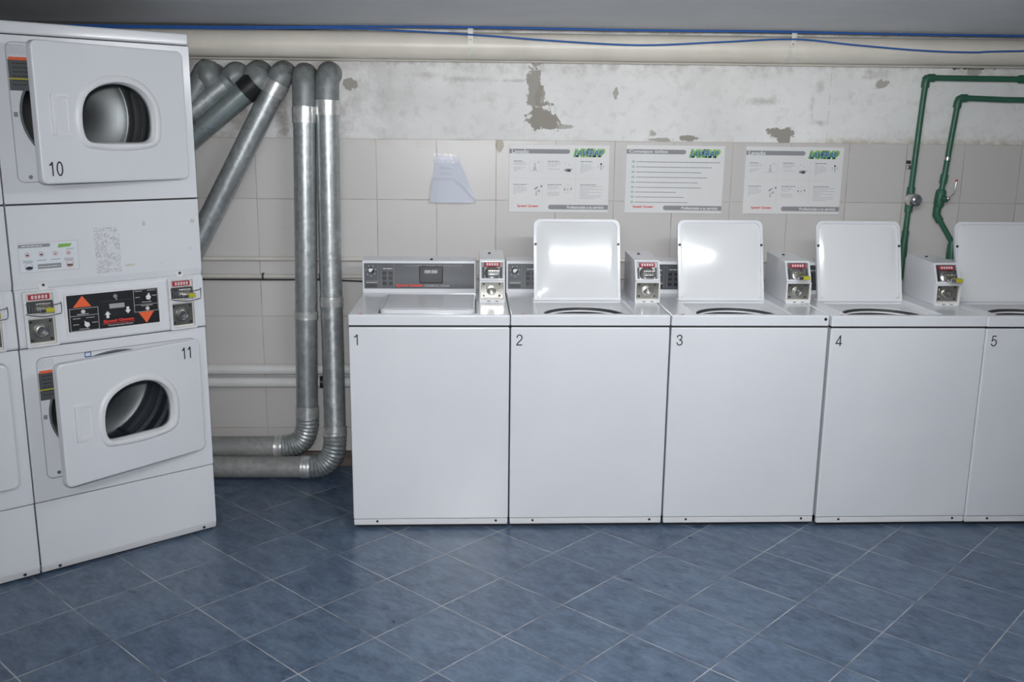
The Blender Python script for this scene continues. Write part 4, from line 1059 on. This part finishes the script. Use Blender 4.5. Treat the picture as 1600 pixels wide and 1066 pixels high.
    mb.poly(circle(A(.52), B(.13), .0075, 16), y, 'grey_ink'); mb.poly([(A(.525), B(.24)), (A(.54), B(.24)), (A(.535), B(.15)), (A(.52), B(.15))], y, 'grey_ink')
    for a, b, sg in ((.42, .62, 1), (.645, .55, -1)):
        pts = [(-.011, 0), (-.005, 0), (-.005, -.013), (.005, -.013), (.005, 0), (.011, 0), (0, .013)]
        ar = MB(); ar.poly([(A(a) + sg * p_[0], B(b) + sg * p_[1]) for p_ in pts], y - .003, 'white_ink'); ar.build('white_arrow', pn_, smooth=False)
    mb.build('emblem', pn_, smooth=False)
    mb = MB(); mb.box(A(.365), A(.695), yb - .003, yb, B(.73), B(.24), 'black', .002, 2); mb.build('display_module', pn_)
    mb = MB(); mb.box(A(.445), A(.612), yb - .0037, yb - .002, B(.46), B(.33), 'display', .0005, 1); mb.build('display', pn_)
    mb = MB(); mb.text('Speed Queen', A(.37), A(.71), B(.865), B(.765), y, 'red_ink', 0, .06); mb.quad(A(.36), A(.715), B(.885), B(.87), y, 'red_ink'); mb.build('brand_name', pn_, smooth=False)['label'] = 'red lettering'
    mb = MB(); mb.text('Commercial Dryer', A(.42), A(.70), B(.965), B(.905), y, 'white_ink'); mb.build('panel_lettering', pn_, smooth=False)
    for a, b, tilt in ((.18, .80, -.5), (.875, .22, .2)):
        mb = MB(); mb.lathe_y([(0, -.010), (.010, -.010), (.013, -.007), (.0135, 0)], 0, 0, 'black', 20); mb.xform(Matrix.Translation((A(a), yb, B(b)))); kn = mb.build('knob', pn_)
        mb = MB(); mb.plate([(-.006, -.011), (.006, -.011), (.0095, 0), (.004, .006), (0, .015), (-.004, .006), (-.0095, 0)], [], -.015, -.009, 'white_ink'); mb.xform(Matrix.Translation((A(a), yb, B(b))) @ Matrix.Rotation(tilt, 4, 'Y')); mb.build('pointer', kn)
    for a, b in ((.165, .47), (.87, .57)):
        mb = MB(); mb.lathe_y([(0, -.005), (.006, -.004), (.008, 0)], A(a), B(b), 'cream_plastic', 14, y0=yb); mb.build('start_button', pn_)
    dryer_coin(d, .044, .148); dryer_coin(d, .555, .662)
    if detail:   # stickers on the middle panel
        ys = -.0048; a0, a1, z0, z1 = .683 - .658, .683 - .459, 1.1335, 1.2385
        lb = MB(); lb.quad(a0, a1, z0, z1, ys, 'sticker'); lb.plate([(a0, z0), (a1, z0), (a1, z1), (a0, z1)], [[(a0 + .0016, z0 + .0016), (a1 - .0016, z0 + .0016), (a1 - .0016, z1 - .0016), (a0 + .0016, z1 - .0016)]], ys - .0003, ys - .0003, 'pale_ink')
        lb = lb.build('safety_label', mp, smooth=False); lb['label'] = 'white safety label with small red signs and a green logo'
        w_, h_ = a1 - a0, z1 - z0; A2 = lambda a: a0 + a * w_; B2 = lambda b: z1 - b * h_
        y = ys - .0006
        mb = MB(); mb.quad(A2(.01), A2(.53), B2(.17), B2(.06), y, 'grey_ink'); mb.quad(A2(.30), A2(.69), B2(.90), B2(.74), y, 'grey_ink'); words(mb, A2(.06), A2(.40), B2(.13), .003, y - .0003, 'white_ink', seed=81); words(mb, A2(.32), A2(.66), B2(.835), .002, y - .0003, 'white_ink', seed=82)
        mb.poly([(A2(.655), B2(.23)), (A2(.87), B2(.20)), (A2(.90), B2(.10)), (A2(.68), B2(.10))], y, 'green_ink'); mb.quad(A2(.80), A2(.92), B2(.30), B2(.26), y, 'teal_ink')
        for i, a in enumerate((.145, .375, .605, .83)):
            mb.plate(circle(A2(a), B2(.41), .008, 18), [circle(A2(a), B2(.41), .0066, 18)], y, y, 'red_ink'); mb.poly(circle(A2(a), B2(.42), .0042, 10, .0032), y - .0002, 'ink' if i < 2 else 'grey_ink')
            words(mb, A2(a - .08), A2(a + .08), B2(.62), .0022, y, 'grey_ink', .001, seed=83 + i)
            if i in (0, 3): words(mb, A2(a - .08), A2(a + .08), B2(.67), .0022, y, 'grey_ink', .001, seed=93 + i)
        mb.plate(circle(A2(.84), B2(.80), .0125, 20), [circle(A2(.84), B2(.80), .0112, 20)], y, y, 'red_ink'); mb.poly([(A2(.80), B2(.88)), (A2(.88), B2(.88)), (A2(.89), B2(.80)), (A2(.79), B2(.80))], y, 'brick'); mb.poly(circle(A2(.16), B2(.85), .012, 14, .006), y, 'ink'); mb.plate(circle(A2(.155), B2(.81), .0135, 20), [circle(A2(.155), B2(.81), .0125, 20)], y, y, 'blue_ink')
        mb.build('label_print', lb, smooth=False)
        mb = MB(); mb.box(.683 - .400, .683 - .311, -.0049, -.0042, 1.111, 1.277, 'squiggles'); mb.build('instruction_sheet', mp, smooth=False, loc=(0, 0, 0))['label'] = 'pale sheet of small line drawings'
        for s, z, w1, h1 in ((.218, 1.285, .012, .016), (.030, 1.285, .016, .016), (.280, 1.133, .034, .008), (.165, 1.128, .006, .005), (.045, 1.18, .012, .005)):
            mb = MB(); mb.quad(.683 - s - w1 / 2, .683 - s + w1 / 2, z - h1 / 2, z + h1 / 2, -.0045, 'tape_residue'); mb.build('tape_residue', mp, smooth=False)
    # lower panel and base strip
    mb = MB(); mb.box(0, W, 0, .012, .034, .2835, 'enamel', .003, 2); mb.build('lower_panel', d)
    mb = MB(); mb.prism_x([(.000, .0335), (.008, .009), (.03, .009), (.03, .0335)], .001, W - .001, 'white_plastic', .001, 1); bs = mb.build('base_strip', d)
    for x in (.064, .627):
        mb = MB(); mb.lathe_y([(0, -.002), (.006, -.002), (.0065, .004)], x, .021, 'screw', 10, y0=.004); mb.build('screw', bs)
    mb = MB(); mb.box(.012, W - .012, .02, DD - .02, 0, .04, 'seam'); mb.build('gap_shade', d)['label'] = 'black box in place of the shade under the base strip'  # same black filler for the shadow under the dryer front
    return d
dryer_stack(D0 + td * DWD, 'white stacked tumble dryers with both doors ajar, numbered 10 and 11', math.radians(14), math.radians(11.5), 10, 11)
dryer_stack(D0 + td * (DWD * 2 + .002), 'white stacked tumble dryers cut off by the edge, left of dryers 10 and 11', 0, 0, None, None, False)

# ------------------------------------------------------------------ light
CAM = Vector((.4918, -3.7784, 1.6296))
R_ = Vector((.99898, -.04212, .00975)); U_ = Vector((0, .213, .977)); F_ = Vector((.0429, .97615, -.21279))
F_.normalize(); R_ = (R_ - F_ * R_.dot(F_)).normalized(); U_ = R_.cross(F_)
fl = bpy.data.lights.new('camera_flash', 'SPOT'); fl.energy = 232; fl.spot_size = math.radians(92); fl.spot_blend = 1; fl.shadow_soft_size = .035; fl.color = (.97, .98, 1)
fo = bpy.data.objects.new('camera_flash', fl); col.objects.link(fo)
fo.matrix_world = Matrix.Translation(CAM + U_ * .11 - F_ * .02) @ Matrix((R_, U_, -F_)).transposed().to_4x4()
def tube_mat():
    t = NT('lit_tube'); t.b.inputs['Emission Color'].default_value = (.95, .98, 1, 1); t.b.inputs['Emission Strength'].default_value = 135
    return t.set((.9, .9, .9), .4)
M['lit_tube'] = tube_mat()
for (x, y), lab in (((1.45, -1.45), 'fluorescent ceiling lamp over the floor in front of the washers'), ((-.2, -3.9), 'fluorescent ceiling lamp farther from the washers')):
    lp = tag(empty('ceiling_lamp', (x, y, CEIL)), lab, 'lamp', 'fluorescent ceiling lamps')
    mb = MB(); mb.prism_x([(-.028, 0), (-.022, -.085), (.022, -.085), (.028, 0)], -.64, .64, 'enamel', .004, 2); mb.build('housing', lp)
    for sx in (-1, 1):
        mb = MB(); mb.box(sx * .615 - .012, sx * .615 + .012, -.016, .016, -.128, -.083, 'white_plastic', .003, 2); mb.build('tube_holder', lp)
    mb = MB(); mb.tube([(-.603, 0, -.110), (.603, 0, -.110)], .014, 'lit_tube', 14); mb.build('tube', lp, wn=False)
wd = bpy.data.worlds.new('World'); sc.world = wd; wd.use_nodes = True
wd.node_tree.nodes['Background'].inputs[0].default_value = (.5, .52, .55, 1); wd.node_tree.nodes['Background'].inputs[1].default_value = .05

# ------------------------------------------------------------------ camera
cam = bpy.data.cameras.new('camera'); cam.sensor_width = 36; cam.lens = 1494.737 / 1600 * 36; cam.clip_start = .05
co = bpy.data.objects.new('camera', cam); col.objects.link(co)
co.matrix_world = Matrix.Translation(CAM) @ Matrix((R_, U_, -F_)).transposed().to_4x4()
sc.camera = co
sc.view_settings.view_transform = 'Standard'; sc.view_settings.look = 'None'; sc.view_settings.gamma = 1; sc.view_settings.exposure = 0
sc.view_settings.use_curve_mapping = False
